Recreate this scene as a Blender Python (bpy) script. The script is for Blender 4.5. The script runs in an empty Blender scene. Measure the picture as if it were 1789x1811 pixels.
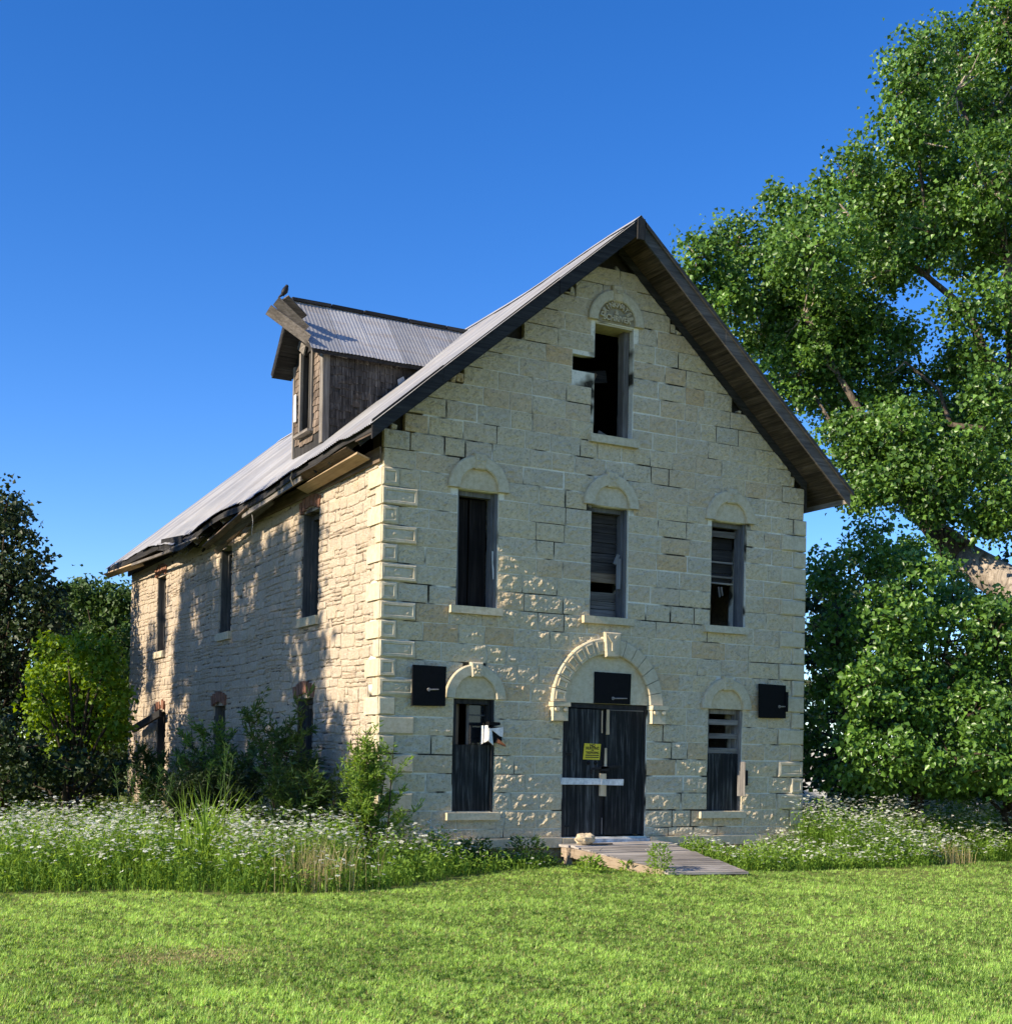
import bpy, bmesh, math, random
import numpy as np
from mathutils import Vector, noise as mnoise

R = math.radians
S = bpy.context.scene
C = S.collection
random.seed(11)
NP = np.random.default_rng(11)

# ------------------------------------------------------------------ camera, sky, sun, exposure
cam_data = bpy.data.cameras.new('camera')
cam = bpy.data.objects.new('camera', cam_data)
C.objects.link(cam)
S.camera = cam
PITCH, ROLL, YAW = R(0.8002), R(1.0226), R(28.7289)
fwd = Vector((math.sin(YAW) * math.cos(PITCH), math.cos(YAW) * math.cos(PITCH), math.sin(PITCH)))
rgt0 = Vector((math.cos(YAW), -math.sin(YAW), 0))
up0 = rgt0.cross(fwd)
rgt = rgt0 * math.cos(ROLL) + up0 * math.sin(ROLL)
upv = -rgt0 * math.sin(ROLL) + up0 * math.cos(ROLL)
from mathutils import Matrix
cam.matrix_world = Matrix(((rgt.x, upv.x, -fwd.x, -7.7982), (rgt.y, upv.y, -fwd.y, -18.0692),
                           (rgt.z, upv.z, -fwd.z, 1.2243), (0, 0, 0, 1)))
cam_data.sensor_fit = 'HORIZONTAL'
cam_data.sensor_width = 36
cam_data.lens = 2372.39 / 1789 * 36
cam_data.shift_x = 1.8 / 1789
cam_data.shift_y = 403.0 / 1789
cam_data.clip_start = 0.1
cam_data.clip_end = 2000

SUN_DELTA = R(1.9)
SUN_SLOPE = 0.55
to_sun = Vector((-math.cos(SUN_DELTA), -math.sin(SUN_DELTA), SUN_SLOPE)).normalized()
sun_elev = math.asin(to_sun.z)
world = bpy.data.worlds.new('World')
S.world = world
world.use_nodes = True
wn = world.node_tree
for n in list(wn.nodes):
    wn.nodes.remove(n)
sky = wn.nodes.new('ShaderNodeTexSky')
sky.sky_type = 'NISHITA'
sky.sun_disc = False
sky.sun_elevation = sun_elev
sky.sun_rotation = math.atan2(to_sun.x, to_sun.y)
sky.altitude = 300
sky.air_density = 0.8
sky.dust_density = 0.1
sky.ozone_density = 2.5
bg = wn.nodes.new('ShaderNodeBackground')
bg.inputs['Strength'].default_value = 0.075
out = wn.nodes.new('ShaderNodeOutputWorld')
hsv = wn.nodes.new('ShaderNodeHueSaturation')
hsv.inputs['Saturation'].default_value = 1.33
hsv.inputs['Hue'].default_value = 0.512
wn.links.new(sky.outputs[0], hsv.inputs['Color'])
wn.links.new(hsv.outputs[0], bg.inputs[0])
wn.links.new(bg.outputs[0], out.inputs[0])

sun_data = bpy.data.lights.new('sun', 'SUN')
sun_data.energy = 2.75
sun_data.angle = R(0.53)
sun_data.color = (1.0, 0.87, 0.68)
sun = bpy.data.objects.new('sun', sun_data)
C.objects.link(sun)
sun.rotation_euler = (-to_sun).to_track_quat('-Z', 'Y').to_euler()
S.view_settings.view_transform = 'Standard'
S.view_settings.look = 'None'
S.view_settings.exposure = 1.68
S.view_settings.gamma = 1
S.view_settings.use_curve_mapping = False
try:
    S.cycles.max_bounces = 6
    S.cycles.transparent_max_bounces = 4
except Exception:
    pass

# ------------------------------------------------------------------ helpers
def thing(name, label, cat, loc=(0, 0, 0), group=None, kind=None):
    o = bpy.data.objects.new(name, None)
    C.objects.link(o)
    o.location = loc
    o.empty_display_size = 0.3
    o['label'] = label
    o['category'] = cat
    if group: o['group'] = group
    if kind: o['kind'] = kind
    return o

def tag(o, label=None, cat=None, group=None, kind=None):
    for k, v in (('label', label), ('category', cat), ('group', group), ('kind', kind)):
        if v: o[k] = v
    return o

def wloc(o):
    v = Vector((0, 0, 0))
    while o is not None:
        v += Vector(o.location)
        o = o.parent
    return v

def link(name, me, mat, parent=None):
    o = bpy.data.objects.new(name, me)
    C.objects.link(o)
    if mat is not None:
        for m in (mat if isinstance(mat, (list, tuple)) else [mat]):
            me.materials.append(m)
    if parent is not None:
        o.parent = parent
    return o

class MB:
    """collects faces in world coordinates; build() links them as one mesh object"""
    def __init__(self):
        self.v = []; self.f = []; self.m = []
    def quad(self, a, b, c, d, m=0):
        i = len(self.v); self.v += [a, b, c, d]; self.f.append((i, i+1, i+2, i+3)); self.m.append(m)
    def poly(self, pts, m=0):
        i = len(self.v); self.v += list(pts); self.f.append(tuple(range(i, i + len(pts)))); self.m.append(m)
    def hexa(self, p, m=0):
        """8 corners: bottom 0-3 counter-clockwise from above, top 4-7"""
        i = len(self.v); self.v += [tuple(q) for q in p]
        for q in ((3, 2, 1, 0), (4, 5, 6, 7), (0, 1, 5, 4), (1, 2, 6, 5), (2, 3, 7, 6), (3, 0, 4, 7)):
            self.f.append(tuple(i + k for k in q)); self.m.append(m)
    def box(self, x0, x1, y0, y1, z0, z1, j=0.0, m=0):
        p = [(x0, y0, z0), (x1, y0, z0), (x1, y1, z0), (x0, y1, z0), (x0, y0, z1), (x1, y0, z1), (x1, y1, z1), (x0, y1, z1)]
        if j: p = [tuple(c + random.uniform(-j, j) for c in q) for q in p]
        self.hexa(p, m)
    def beam(self, a, b, w, h, up=(0, 0, 1), j=0.0, m=0):
        """rectangular bar from a to b: w across, h along up"""
        a = Vector(a); b = Vector(b); d = (b - a).normalized(); u = Vector(up)
        s = d.cross(u).normalized(); u = s.cross(d).normalized()
        s = s * (w / 2); u = u * (h / 2)
        P = [a - s - u, b - s - u, b + s - u, a + s - u, a - s + u, b - s + u, b + s + u, a + s + u]
        P = [P[3], P[2], P[1], P[0], P[7], P[6], P[5], P[4]]
        if j: P = [q + Vector([random.uniform(-j, j) for _ in range(3)]) for q in P]
        self.hexa(P, m)
    def tube(self, pts, n=8, cap=True, m=0):
        """pts: (Vector-like, radius)"""
        rings = []
        prev = None
        for k, (p, r) in enumerate(pts):
            p = Vector(p)
            a = Vector(pts[max(0, k-1)][0]); b = Vector(pts[min(len(pts)-1, k+1)][0])
            d = (b - a).normalized()
            if prev is None:
                ref = Vector((0, 0, 1)) if abs(d.z) < 0.9 else Vector((1, 0, 0))
                s = d.cross(ref).normalized()
            else:
                s = (prev - d * prev.dot(d)).normalized()
            prev = s
            t = d.cross(s)
            i0 = len(self.v)
            for q in range(n):
                an = 2 * math.pi * q / n
                self.v.append(tuple(p + s * (r * math.cos(an)) + t * (r * math.sin(an))))
            rings.append(i0)
        for a, b in zip(rings, rings[1:]):
            for q in range(n):
                self.f.append((a + q, a + (q+1) % n, b + (q+1) % n, b + q)); self.m.append(m)
        if cap:
            self.f.append(tuple(rings[-1] + q for q in range(n))); self.m.append(m)
            self.f.append(tuple(rings[0] + n - 1 - q for q in range(n))); self.m.append(m)
    def build(self, name, mat, parent=None, smooth=False):
        off = wloc(parent) if parent is not None else Vector((0, 0, 0))
        me = bpy.data.meshes.new(name)
        me.from_pydata([(v[0] - off.x, v[1] - off.y, v[2] - off.z) for v in self.v], [], self.f)
        o = link(name, me, mat, parent)
        if any(self.m):
            me.polygons.foreach_set('material_index', self.m)
        if smooth:
            me.polygons.foreach_set('use_smooth', [True] * len(me.polygons))
        me.update()
        return o

def np_mesh(name, verts, faces_k, mat, parent=None, tone=None, smooth=False):
    """verts (N,3) array; faces_k: list of (M,k) index arrays; tone: per-face floats in the same order"""
    me = bpy.data.meshes.new(name)
    off = wloc(parent) if parent is not None else Vector((0, 0, 0))
    verts = np.asarray(verts, np.float32) - np.array(off, np.float32)
    me.vertices.add(len(verts))
    me.vertices.foreach_set('co', verts.ravel())
    loops = np.concatenate([f.ravel() for f in faces_k]).astype(np.int32)
    tot = np.concatenate([np.full(len(f), f.shape[1], np.int32) for f in faces_k])
    start = np.concatenate([[0], np.cumsum(tot)[:-1]]).astype(np.int32)
    me.loops.add(len(loops))
    me.loops.foreach_set('vertex_index', loops)
    me.polygons.add(len(tot))
    me.polygons.foreach_set('loop_start', start)
    if smooth:
        me.polygons.foreach_set('use_smooth', np.ones(len(tot), bool))
    if tone is not None:
        at = me.attributes.new('tone', 'FLOAT', 'FACE')
        at.data.foreach_set('value', np.asarray(tone, np.float32))
    me.update(calc_edges=True)
    return link(name, me, mat, parent)

# ------------------------------------------------------------------ materials
class Mat:
    def __init__(self, name):
        self.m = bpy.data.materials.new(name)
        self.m.use_nodes = True
        self.t = self.m.node_tree
        self.b = self.t.nodes['Principled BSDF']
        self.out = self.t.nodes['Material Output']
    def n(self, typ, **kw):
        x = self.t.nodes.new('ShaderNode' + typ)
        for k, v in kw.items():
            if k in ('op',): x.operation = v
            elif k == 'blend': x.blend_type = v
            else: setattr(x, k, v)
        return x
    def l(self, a, b): self.t.links.new(a, b)
    def noise(self, scale, detail=4, rough=0.6, vec=None, dist=0.0):
        x = self.n('TexNoise'); x.inputs['Scale'].default_value = scale; x.inputs['Detail'].default_value = detail
        x.inputs['Roughness'].default_value = rough; x.inputs['Distortion'].default_value = dist
        if vec is not None: self.l(vec, x.inputs['Vector'])
        return x.outputs['Fac']
    def coord(self, kind='Object', scale=None):
        x = self.n('TexCoord').outputs[kind]
        if scale is None: return x
        mp = self.n('Mapping'); mp.inputs['Scale'].default_value = scale
        self.l(x, mp.inputs['Vector'])
        return mp.outputs[0]
    def ramp(self, fac, stops):
        x = self.n('ValToRGB')
        e = x.color_ramp.elements
        while len(e) < len(stops): e.new(0.5)
        for q, (p, c) in zip(e, stops):
            q.position = p; q.color = (c[0], c[1], c[2], 1) if isinstance(c, (tuple, list)) else (c, c, c, 1)
        self.l(fac, x.inputs[0])
        return x.outputs[0]
    def mix(self, fac, a, b, blend='MIX'):
        x = self.n('MixRGB', blend=blend)
        for s, v in ((0, fac), (1, a), (2, b)):
            if isinstance(v, (int, float)): x.inputs[s].default_value = v if s == 0 else (v, v, v, 1)
            elif isinstance(v, (tuple, list)): x.inputs[s].default_value = (*v[:3], 1)
            else: self.l(v, x.inputs[s])
        return x.outputs[0]
    def bump(self, h, dist=0.01, strength=1.0):
        x = self.n('Bump'); x.inputs['Distance'].default_value = dist; x.inputs['Strength'].default_value = strength
        self.l(h, x.inputs['Height']); self.l(x.outputs[0], self.b.inputs['Normal'])
    def fin(self, color, rough=0.85, metallic=0.0, spec=0.3):
        if isinstance(color, (tuple, list)): self.b.inputs['Base Color'].default_value = (*color[:3], 1)
        else: self.l(color, self.b.inputs['Base Color'])
        if isinstance(rough, (int, float)): self.b.inputs['Roughness'].default_value = rough
        else: self.l(rough, self.b.inputs['Roughness'])
        self.b.inputs['Metallic'].default_value = metallic
        self.b.inputs['Specular IOR Level'].default_value = spec
        return self.m
    def rnd(self): return self.n('ObjectInfo').outputs['Random']

def stone_mat(name, hues, bump=0.006, spots=0.5, stain=0.35):
    M = Mat(name)
    c = M.coord()
    base = M.ramp(M.rnd(), hues)
    big = M.noise(1.3, 5, 0.6, c)
    mid = M.noise(13, 6, 0.7, c)
    fine = M.noise(60, 5, 0.7, c)
    col = M.mix(M.ramp(mid, [(0.42, 0), (0.66, 0.8)]), base, M.mix(0.5, base, (0.50, 0.42, 0.30), 'MULTIPLY'))
    warm = M.noise(3.6, 4, 0.6, c)
    col = M.mix(M.ramp(warm, [(0.55, 0), (0.72, 0.35)]), col, (0.58, 0.42, 0.22))
    col = M.mix(M.ramp(big, [(0.5, 0), (0.75, 0.22)]), col, (0.36, 0.28, 0.16))
    col = M.mix(M.ramp(fine, [(0.62, 0), (0.78, spots)]), col, (0.16, 0.14, 0.10))
    pit_shade = M.noise(26, 3, 0.55, M.coord('Object', (1, 1, 1.35)), 0.8)
    col = M.mix(M.ramp(pit_shade, [(0.56, 0), (0.66, spots * 0.8)]), col, (0.25, 0.22, 0.155))  # dark pit colour stands for shade in the stone relief
    # grey lichen and rain streaks
    st = M.noise(2.2, 6, 0.7, M.coord('Object', (3.0, 3.0, 0.5)))
    col = M.mix(M.ramp(st, [(0.55, 0), (0.8, stain)]), col, (0.20, 0.19, 0.16))
    h = M.n('Math', op='ADD'); M.l(mid, h.inputs[0]); M.l(pit_shade, h.inputs[1])
    M.bump(h.outputs[0], bump)
    return M.fin(col, 0.9, 0, 0.2)

HUES = [(0.0, (0.72, 0.60, 0.40)), (0.15, (0.66, 0.57, 0.41)), (0.3, (0.73, 0.61, 0.39)), (0.45, (0.62, 0.55, 0.41)), (0.6, (0.71, 0.59, 0.38)), (0.8, (0.65, 0.55, 0.39)), (0.92, (0.69, 0.54, 0.34)), (1.0, (0.67, 0.49, 0.28))]
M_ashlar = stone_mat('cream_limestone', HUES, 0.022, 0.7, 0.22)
M_smooth = stone_mat('dressed_limestone', [(0.0, (0.63, 0.55, 0.38)), (0.5, (0.60, 0.53, 0.38)), (1.0, (0.62, 0.52, 0.34))], 0.0025, 0.25, 0.3)
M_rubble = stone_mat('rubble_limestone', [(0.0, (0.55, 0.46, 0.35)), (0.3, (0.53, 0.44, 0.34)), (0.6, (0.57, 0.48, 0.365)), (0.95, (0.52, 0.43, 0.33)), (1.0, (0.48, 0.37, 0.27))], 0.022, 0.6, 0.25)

def mortar_mat():
    M = Mat('lime_mortar')
    c = M.coord()
    n1 = M.noise(1.25, 3, 0.55, c); n2 = M.noise(40, 4, 0.6, c)
    col = M.ramp(n1, [(0.415, (0.04, 0.035, 0.026)), (0.45, (0.40, 0.36, 0.27)), (0.50, (0.78, 0.73, 0.60)), (0.8, (0.80, 0.75, 0.61))])
    col = M.mix(M.ramp(n2, [(0.5, 0), (0.8, 0.5)]), col, (0.25, 0.22, 0.15))
    M.bump(n2, 0.004)
    return M.fin(col, 0.95, 0, 0.1)
M_mortar = mortar_mat()

def side_mortar_mat():
    M = Mat('rubble_mortar')
    c = M.coord()
    n1 = M.noise(2.5, 5, 0.7, c); n2 = M.noise(30, 4, 0.6, c)
    col = M.ramp(n1, [(0.42, (0.10, 0.08, 0.065)), (0.47, (0.46, 0.38, 0.29)), (0.7, (0.56, 0.47, 0.36))])
    M.bump(n2, 0.006)
    return M.fin(col, 0.95, 0, 0.1)
M_mortar2 = side_mortar_mat()

def wood_mat(name, c0, c1, c2, axis='x', rough=0.85, grain=1.0, spec=0.2):
    M = Mat(name)
    sc = {'x': (1.2, 26, 26), 'y': (26, 1.2, 26), 'z': (26, 26, 1.2), 'n': (9, 9, 9)}[axis]
    c = M.coord('Object', sc)
    g = M.noise(1.0, 6, 0.65, c, 0.6)
    big = M.noise(2.0, 4, 0.6, M.coord())
    col = M.ramp(g, [(0.3, c0), (0.5, c1), (0.72, c2)])
    v = M.n('HueSaturation'); M.l(col, v.inputs['Color'])
    r = M.n('MapRange'); M.l(M.rnd(), r.inputs[0]); r.inputs[3].default_value = 0.7; r.inputs[4].default_value = 1.3
    M.l(r.outputs[0], v.inputs['Value'])
    col = M.mix(M.ramp(big, [(0.45, 0), (0.75, 0.55)]), v.outputs[0], tuple(k * 0.6 for k in c0))
    M.bump(g, 0.004 * grain)
    return M.fin(col, rough, 0, spec)

GREY = ((0.09, 0.08, 0.07), (0.19, 0.17, 0.148), (0.30, 0.275, 0.24))
DARK = ((0.014, 0.0135, 0.0135), (0.03, 0.028, 0.027), (0.055, 0.052, 0.048))
BROWN = ((0.09, 0.06, 0.04), (0.18, 0.13, 0.09), (0.27, 0.21, 0.15))
W_grey = {a: wood_mat('weathered_grey_wood_' + a, *GREY, axis=a) for a in 'xyz'}
W_dark = {a: wood_mat('blackened_wood_' + a, *DARK, axis=a) for a in 'xyz'}
W_brown = {a: wood_mat('brown_plank_wood_' + a, *BROWN, axis=a) for a in 'xyz'}
W_rake = wood_mat('dark_grey_rake_wood', (0.045, 0.042, 0.04), (0.085, 0.08, 0.075), (0.14, 0.13, 0.12), axis='x')
W_soffit = wood_mat('dark_brown_sheathing', (0.035, 0.026, 0.02), (0.085, 0.062, 0.045), (0.17, 0.125, 0.09), axis='y')
W_ply = wood_mat('black_stained_plywood', (0.006, 0.0065, 0.0065), (0.022, 0.023, 0.022), (0.16, 0.16, 0.15), axis='z', grain=2.0, spec=0.25)
W_bluegrey = wood_mat('blue_grey_painted_frame', (0.085, 0.085, 0.088), (0.135, 0.135, 0.138), (0.21, 0.208, 0.205), axis='z')
W_oldboard = wood_mat('dark_old_board', (0.025, 0.022, 0.021), (0.055, 0.049, 0.046), (0.095, 0.088, 0.084), axis='x')
W_pale = wood_mat('fresh_pale_wood', (0.45, 0.31, 0.17), (0.60, 0.44, 0.27), (0.68, 0.54, 0.36), axis='z')
W_tan = wood_mat('tan_board', (0.30, 0.21, 0.12), (0.42, 0.31, 0.19), (0.50, 0.38, 0.25), axis='y')
W_deck = wood_mat('silvered_deck_plank', (0.20, 0.175, 0.155), (0.34, 0.31, 0.28), (0.45, 0.42, 0.38), axis='x')
W_skirt = wood_mat('pale_brown_skirt', (0.22, 0.16, 0.11), (0.36, 0.28, 0.20), (0.44, 0.35, 0.26), axis='y')
W_shingle = wood_mat('dark_weathered_shingle', (0.022, 0.019, 0.018), (0.055, 0.048, 0.043), (0.16, 0.145, 0.13), axis='z')
W_shingle2 = wood_mat('silver_brown_shingle', (0.07, 0.052, 0.038), (0.16, 0.12, 0.09), (0.29, 0.23, 0.175), axis='z')

def simple(name, col, rough=0.7, metallic=0.0, var=0.25, scale=14, bump=0.0, spec=0.3):
    M = Mat(name)
    c = M.coord()
    n = M.noise(scale, 5, 0.65, c)
    cc = M.mix(M.ramp(n, [(0.35, 0), (0.7, 1)]), tuple(k * (1 - var) for k in col), tuple(min(1, k * (1 + var)) for k in col))
    if bump: M.bump(n, bump)
    return M.fin(cc, rough, metallic, spec)

M_black = simple('matt_black_board', (0.0045, 0.0045, 0.005), 0.75, spec=0.15)
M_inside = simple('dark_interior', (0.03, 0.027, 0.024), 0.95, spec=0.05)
M_white = simple('chipped_white_paint', (0.72, 0.71, 0.68), 0.6)
M_rust = simple('rusty_iron', (0.16, 0.065, 0.03), 0.85, bump=0.002)
M_steel = simple('worn_steel', (0.42, 0.38, 0.34), 0.5, 0.7)
M_iron = simple('black_iron', (0.02, 0.019, 0.019), 0.6, 0.5)
M_yellow = simple('yellow_sign_face', (0.74, 0.55, 0.03), 0.5, var=0.06)
M_ink = simple('black_sign_ink', (0.012, 0.012, 0.012), 0.6)
M_brick = simple('soot_red_brick', (0.25, 0.12, 0.075), 0.9, var=0.35, bump=0.003)
M_glass = simple('dusty_dark_glass', (0.015, 0.017, 0.02), 0.12, spec=0.5)
M_bird = simple('black_feathers', (0.008, 0.008, 0.01), 0.6)
M_rock = simple('pale_limestone_lump', (0.52, 0.42, 0.28), 0.9, bump=0.01)

def metal_mat():
    M = Mat('galvanised_sheet')
    c = M.coord()
    n = M.noise(1.1, 6, 0.65, c); f = M.noise(22, 4, 0.6, c)
    st = M.noise(1.6, 5, 0.7, M.coord('Object', (0.6, 5, 0.6)))
    col = M.mix(M.ramp(n, [(0.35, 0), (0.7, 1)]), (0.30, 0.31, 0.33), (0.46, 0.455, 0.44))
    col = M.mix(M.ramp(st, [(0.5, 0), (0.72, 0.6)]), col, (0.30, 0.235, 0.17))
    col = M.mix(M.ramp(f, [(0.62, 0), (0.8, 0.35)]), col, (0.24, 0.17, 0.11))
    r = M.n('MapRange'); M.l(M.rnd(), r.inputs[0]); r.inputs[3].default_value = 0.75; r.inputs[4].default_value = 1.12
    v = M.n('HueSaturation'); M.l(col, v.inputs['Color']); M.l(r.outputs[0], v.inputs['Value'])
    M.bump(f, 0.0015)
    return M.fin(v.outputs[0], 0.55, 0.25, 0.4)
M_metal = metal_mat()

def leaf_mat(name, dark, light, trans=0.35, rough=0.5, spec=0.35):
    M = Mat(name)
    a = M.n('Attribute'); a.attribute_name = 'tone'
    col = M.ramp(a.outputs['Fac'], [(0.0, dark), (1.0, light)])
    m = M.fin(col, rough, 0, spec)
    tr = M.n('BsdfTranslucent')
    hs = M.n('HueSaturation'); hs.inputs['Hue'].default_value = 0.48; hs.inputs['Saturation'].default_value = 1.1; hs.inputs['Value'].default_value = 1.5
    M.l(col, hs.inputs['Color']); M.l(hs.outputs[0], tr.inputs['Color'])
    mx = M.n('MixShader'); mx.inputs[0].default_value = trans
    M.l(M.b.outputs[0], mx.inputs[1]); M.l(tr.outputs[0], mx.inputs[2]); M.l(mx.outputs[0], M.out.inputs['Surface'])
    return m
L_cotton = leaf_mat('cottonwood_leaf', (0.030, 0.078, 0.012), (0.17, 0.32, 0.055), 0.32, 0.4, 0.5)
L_thicket = leaf_mat('broad_thicket_leaf', (0.03, 0.085, 0.014), (0.17, 0.32, 0.05), 0.32, 0.38, 0.5)
L_dark = leaf_mat('deep_green_leaf', (0.016, 0.032, 0.009), (0.038, 0.068, 0.018), 0.2)
L_lime = leaf_mat('lime_leaf', (0.08, 0.16, 0.012), (0.24, 0.37, 0.035), 0.4)
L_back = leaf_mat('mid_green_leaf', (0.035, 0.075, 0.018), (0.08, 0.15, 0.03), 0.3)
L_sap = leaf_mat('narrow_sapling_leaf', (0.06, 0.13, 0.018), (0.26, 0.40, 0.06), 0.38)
L_weed = leaf_mat('weed_green', (0.055, 0.13, 0.015), (0.27, 0.42, 0.07), 0.40, 0.7, 0.15)
L_flower = leaf_mat('white_umbel', (0.55, 0.58, 0.45), (0.80, 0.80, 0.74), 0.3, 0.8, 0.1)
L_dry = leaf_mat('dry_straw', (0.32, 0.26, 0.11), (0.58, 0.49, 0.26), 0.3, 0.8, 0.1)
L_grass = leaf_mat('lawn_blade', (0.035, 0.11, 0.006), (0.54, 0.78, 0.18), 0.45, 0.45, 0.35)

def bark_mat(name, a, b):
    M = Mat(name)
    c = M.coord('Object', (7, 7, 2.2))
    n = M.noise(1.0, 8, 0.7, c, 1.0)
    col = M.ramp(n, [(0.38, a), (0.62, b)])
    M.bump(n, 0.05)
    return M.fin(col, 0.95, 0, 0.1)
B_pale = bark_mat('furrowed_pale_sunlit_bark', (0.16, 0.13, 0.10), (0.46, 0.39, 0.31))  # pale bark, lightened further to stand for sun on the trunk
B_dark = bark_mat('dark_bark', (0.03, 0.024, 0.018), (0.09, 0.07, 0.05))

def ground_mat():
    M = Mat('turf_soil')
    c = M.coord()
    n = M.noise(0.35, 6, 0.6, c); f = M.noise(9, 5, 0.7, c)
    col = M.mix(M.ramp(n, [(0.35, 0), (0.65, 1)]), (0.09, 0.13, 0.02), (0.17, 0.20, 0.05))
    col = M.mix(M.ramp(f, [(0.4, 0), (0.8, 0.7)]), col, (0.20, 0.17, 0.08))
    M.bump(f, 0.03)
    return M.fin(col, 0.95, 0, 0.1)
M_ground = ground_mat()
M_gravel = simple('pale_gravel', (0.46, 0.41, 0.33), 0.95, bump=0.01)
# ------------------------------------------------------------------ the ground
GZ = -0.40
gm = MB()
xs = [-400, -120, -50, -25, -16] + [x * 1.0 for x in range(-13, 22)] + [30, 55, 120, 400]
ys = [-120, -50, -28, -20] + [y * 1.0 for y in range(-17, 20)] + [30, 55, 120, 400]
def ground_z(x, y):
    if x < -20 or x > 30 or y < -22 or y > 25: return GZ
    return GZ + 0.05 * mnoise.noise(Vector((x * 0.23, y * 0.23, 3.1)))
for a in range(len(xs) - 1):
    for b in range(len(ys) - 1):
        q = [(xs[a], ys[b]), (xs[a+1], ys[b]), (xs[a+1], ys[b+1]), (xs[a], ys[b+1])]
        gm.quad(*[(x, y, ground_z(x, y)) for x, y in q])
tag(gm.build('ground', M_ground, smooth=True), kind='structure')
g2 = MB(); g2.quad((17, 33, GZ + 0.012), (27, 15, GZ + 0.012), (44, 22, GZ + 0.012), (32, 46, GZ + 0.012))
tag(g2.build('gravel_road', M_gravel), kind='structure')

M_backing = simple('gap_shade_backing', (0.05, 0.043, 0.034), 0.95, bump=0.01)
# ------------------------------------------------------------------ the stone mill
Wd, Ln = 8.0, 15.588
ZR, SL, EA, OF, OB = 9.755, 0.85385, 0.4708, 0.667, 0.64
def rtop(x): return ZR - SL * abs(x - 4.0)
mill = thing('stone_mill', 'tall abandoned cream stone mill with gable front, metal roof and boarded black doors', 'building', (0, 0, 0))

FRONT_OPEN = [(1.23, 1.93, 3.52, 5.29), (3.61, 4.32, 3.52, 5.29), (6.0, 6.73, 3.52, 5.29),
              (1.22, 1.915, 0.40, 2.12), (5.985, 6.70, 0.40, 2.12), (3.15, 4.735, 0.0, 2.13),
              (3.62, 4.36, 6.42, 8.24), (3.21, 3.62, 7.40, 7.66)]
SIDE_OPEN = [(2.60, 3.40, 3.51, 5.27), (7.32, 8.10, 3.60, 5.27), (12.25, 13.02, 3.53, 5.26),
             (2.72, 3.52, 0.50, 2.17), (7.55, 8.32, 0.50, 2.17), (12.05, 12.85, 0.50, 2.15)]

def cells(mb, u_lo, u_hi, z_lo, top, opens, put):
    """wall as columns of prisms around the openings; put(u0,u1,z0,z1a,z1b)"""
    us = sorted(set([u_lo, u_hi] + [o[0] for o in opens] + [o[1] for o in opens] + ([0.5, 0.501, 1.2, 4.0, 6.8, 7.499, 7.5] if u_lo < 4 < u_hi and top(u_lo) != top(4.0) else [])))
    for a, b in zip(us, us[1:]):
        m = (a + b) / 2
        cut = sorted([(o[2], o[3]) for o in opens if o[0] < m < o[1]])
        z = z_lo
        for c0, c1 in cut:
            if c0 > z: put(a, b, z, c0, c0)
            z = max(z, c1)
        put(a, b, z, top(a), top(b))

# front wall core (its parts are the blocks)
fw = MB()
def put_front(a, b, z, za, zb):
    y0, y1 = 0.012, 0.46
    fw.hexa([(a, y0, z), (b, y0, z), (b, y1, z), (a, y1, z), (a, y0, za), (b, y0, zb), (b, y1, zb), (a, y1, za)])
def core_top(x): return max(5.7, rtop(x) - 0.55) if 0.5 < x < 7.5 else 5.7
cells(fw, 0.016, Wd - 0.016, -0.10, core_top, FRONT_OPEN, put_front)
front_wall = fw.build('front_wall', M_mortar, mill)
# dark sheet behind the blocks, coloured as shade in the gaps under the roof slope
mb = MB()
def put_back(a, b, z, za, zb):
    y0, y1 = 0.13, 0.455
    mb.hexa([(a, y0, z), (b, y0, z), (b, y1, z), (a, y1, z), (a, y0, za), (b, y0, zb), (b, y1, zb), (a, y1, za)])
cells(mb, 0.02, Wd - 0.02, 5.72, lambda x: max(5.73, rtop(x) - 0.14), [o for o in FRONT_OPEN if o[2] > 6], put_back)
mb.build('gable_backing', M_backing, mill)

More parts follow.
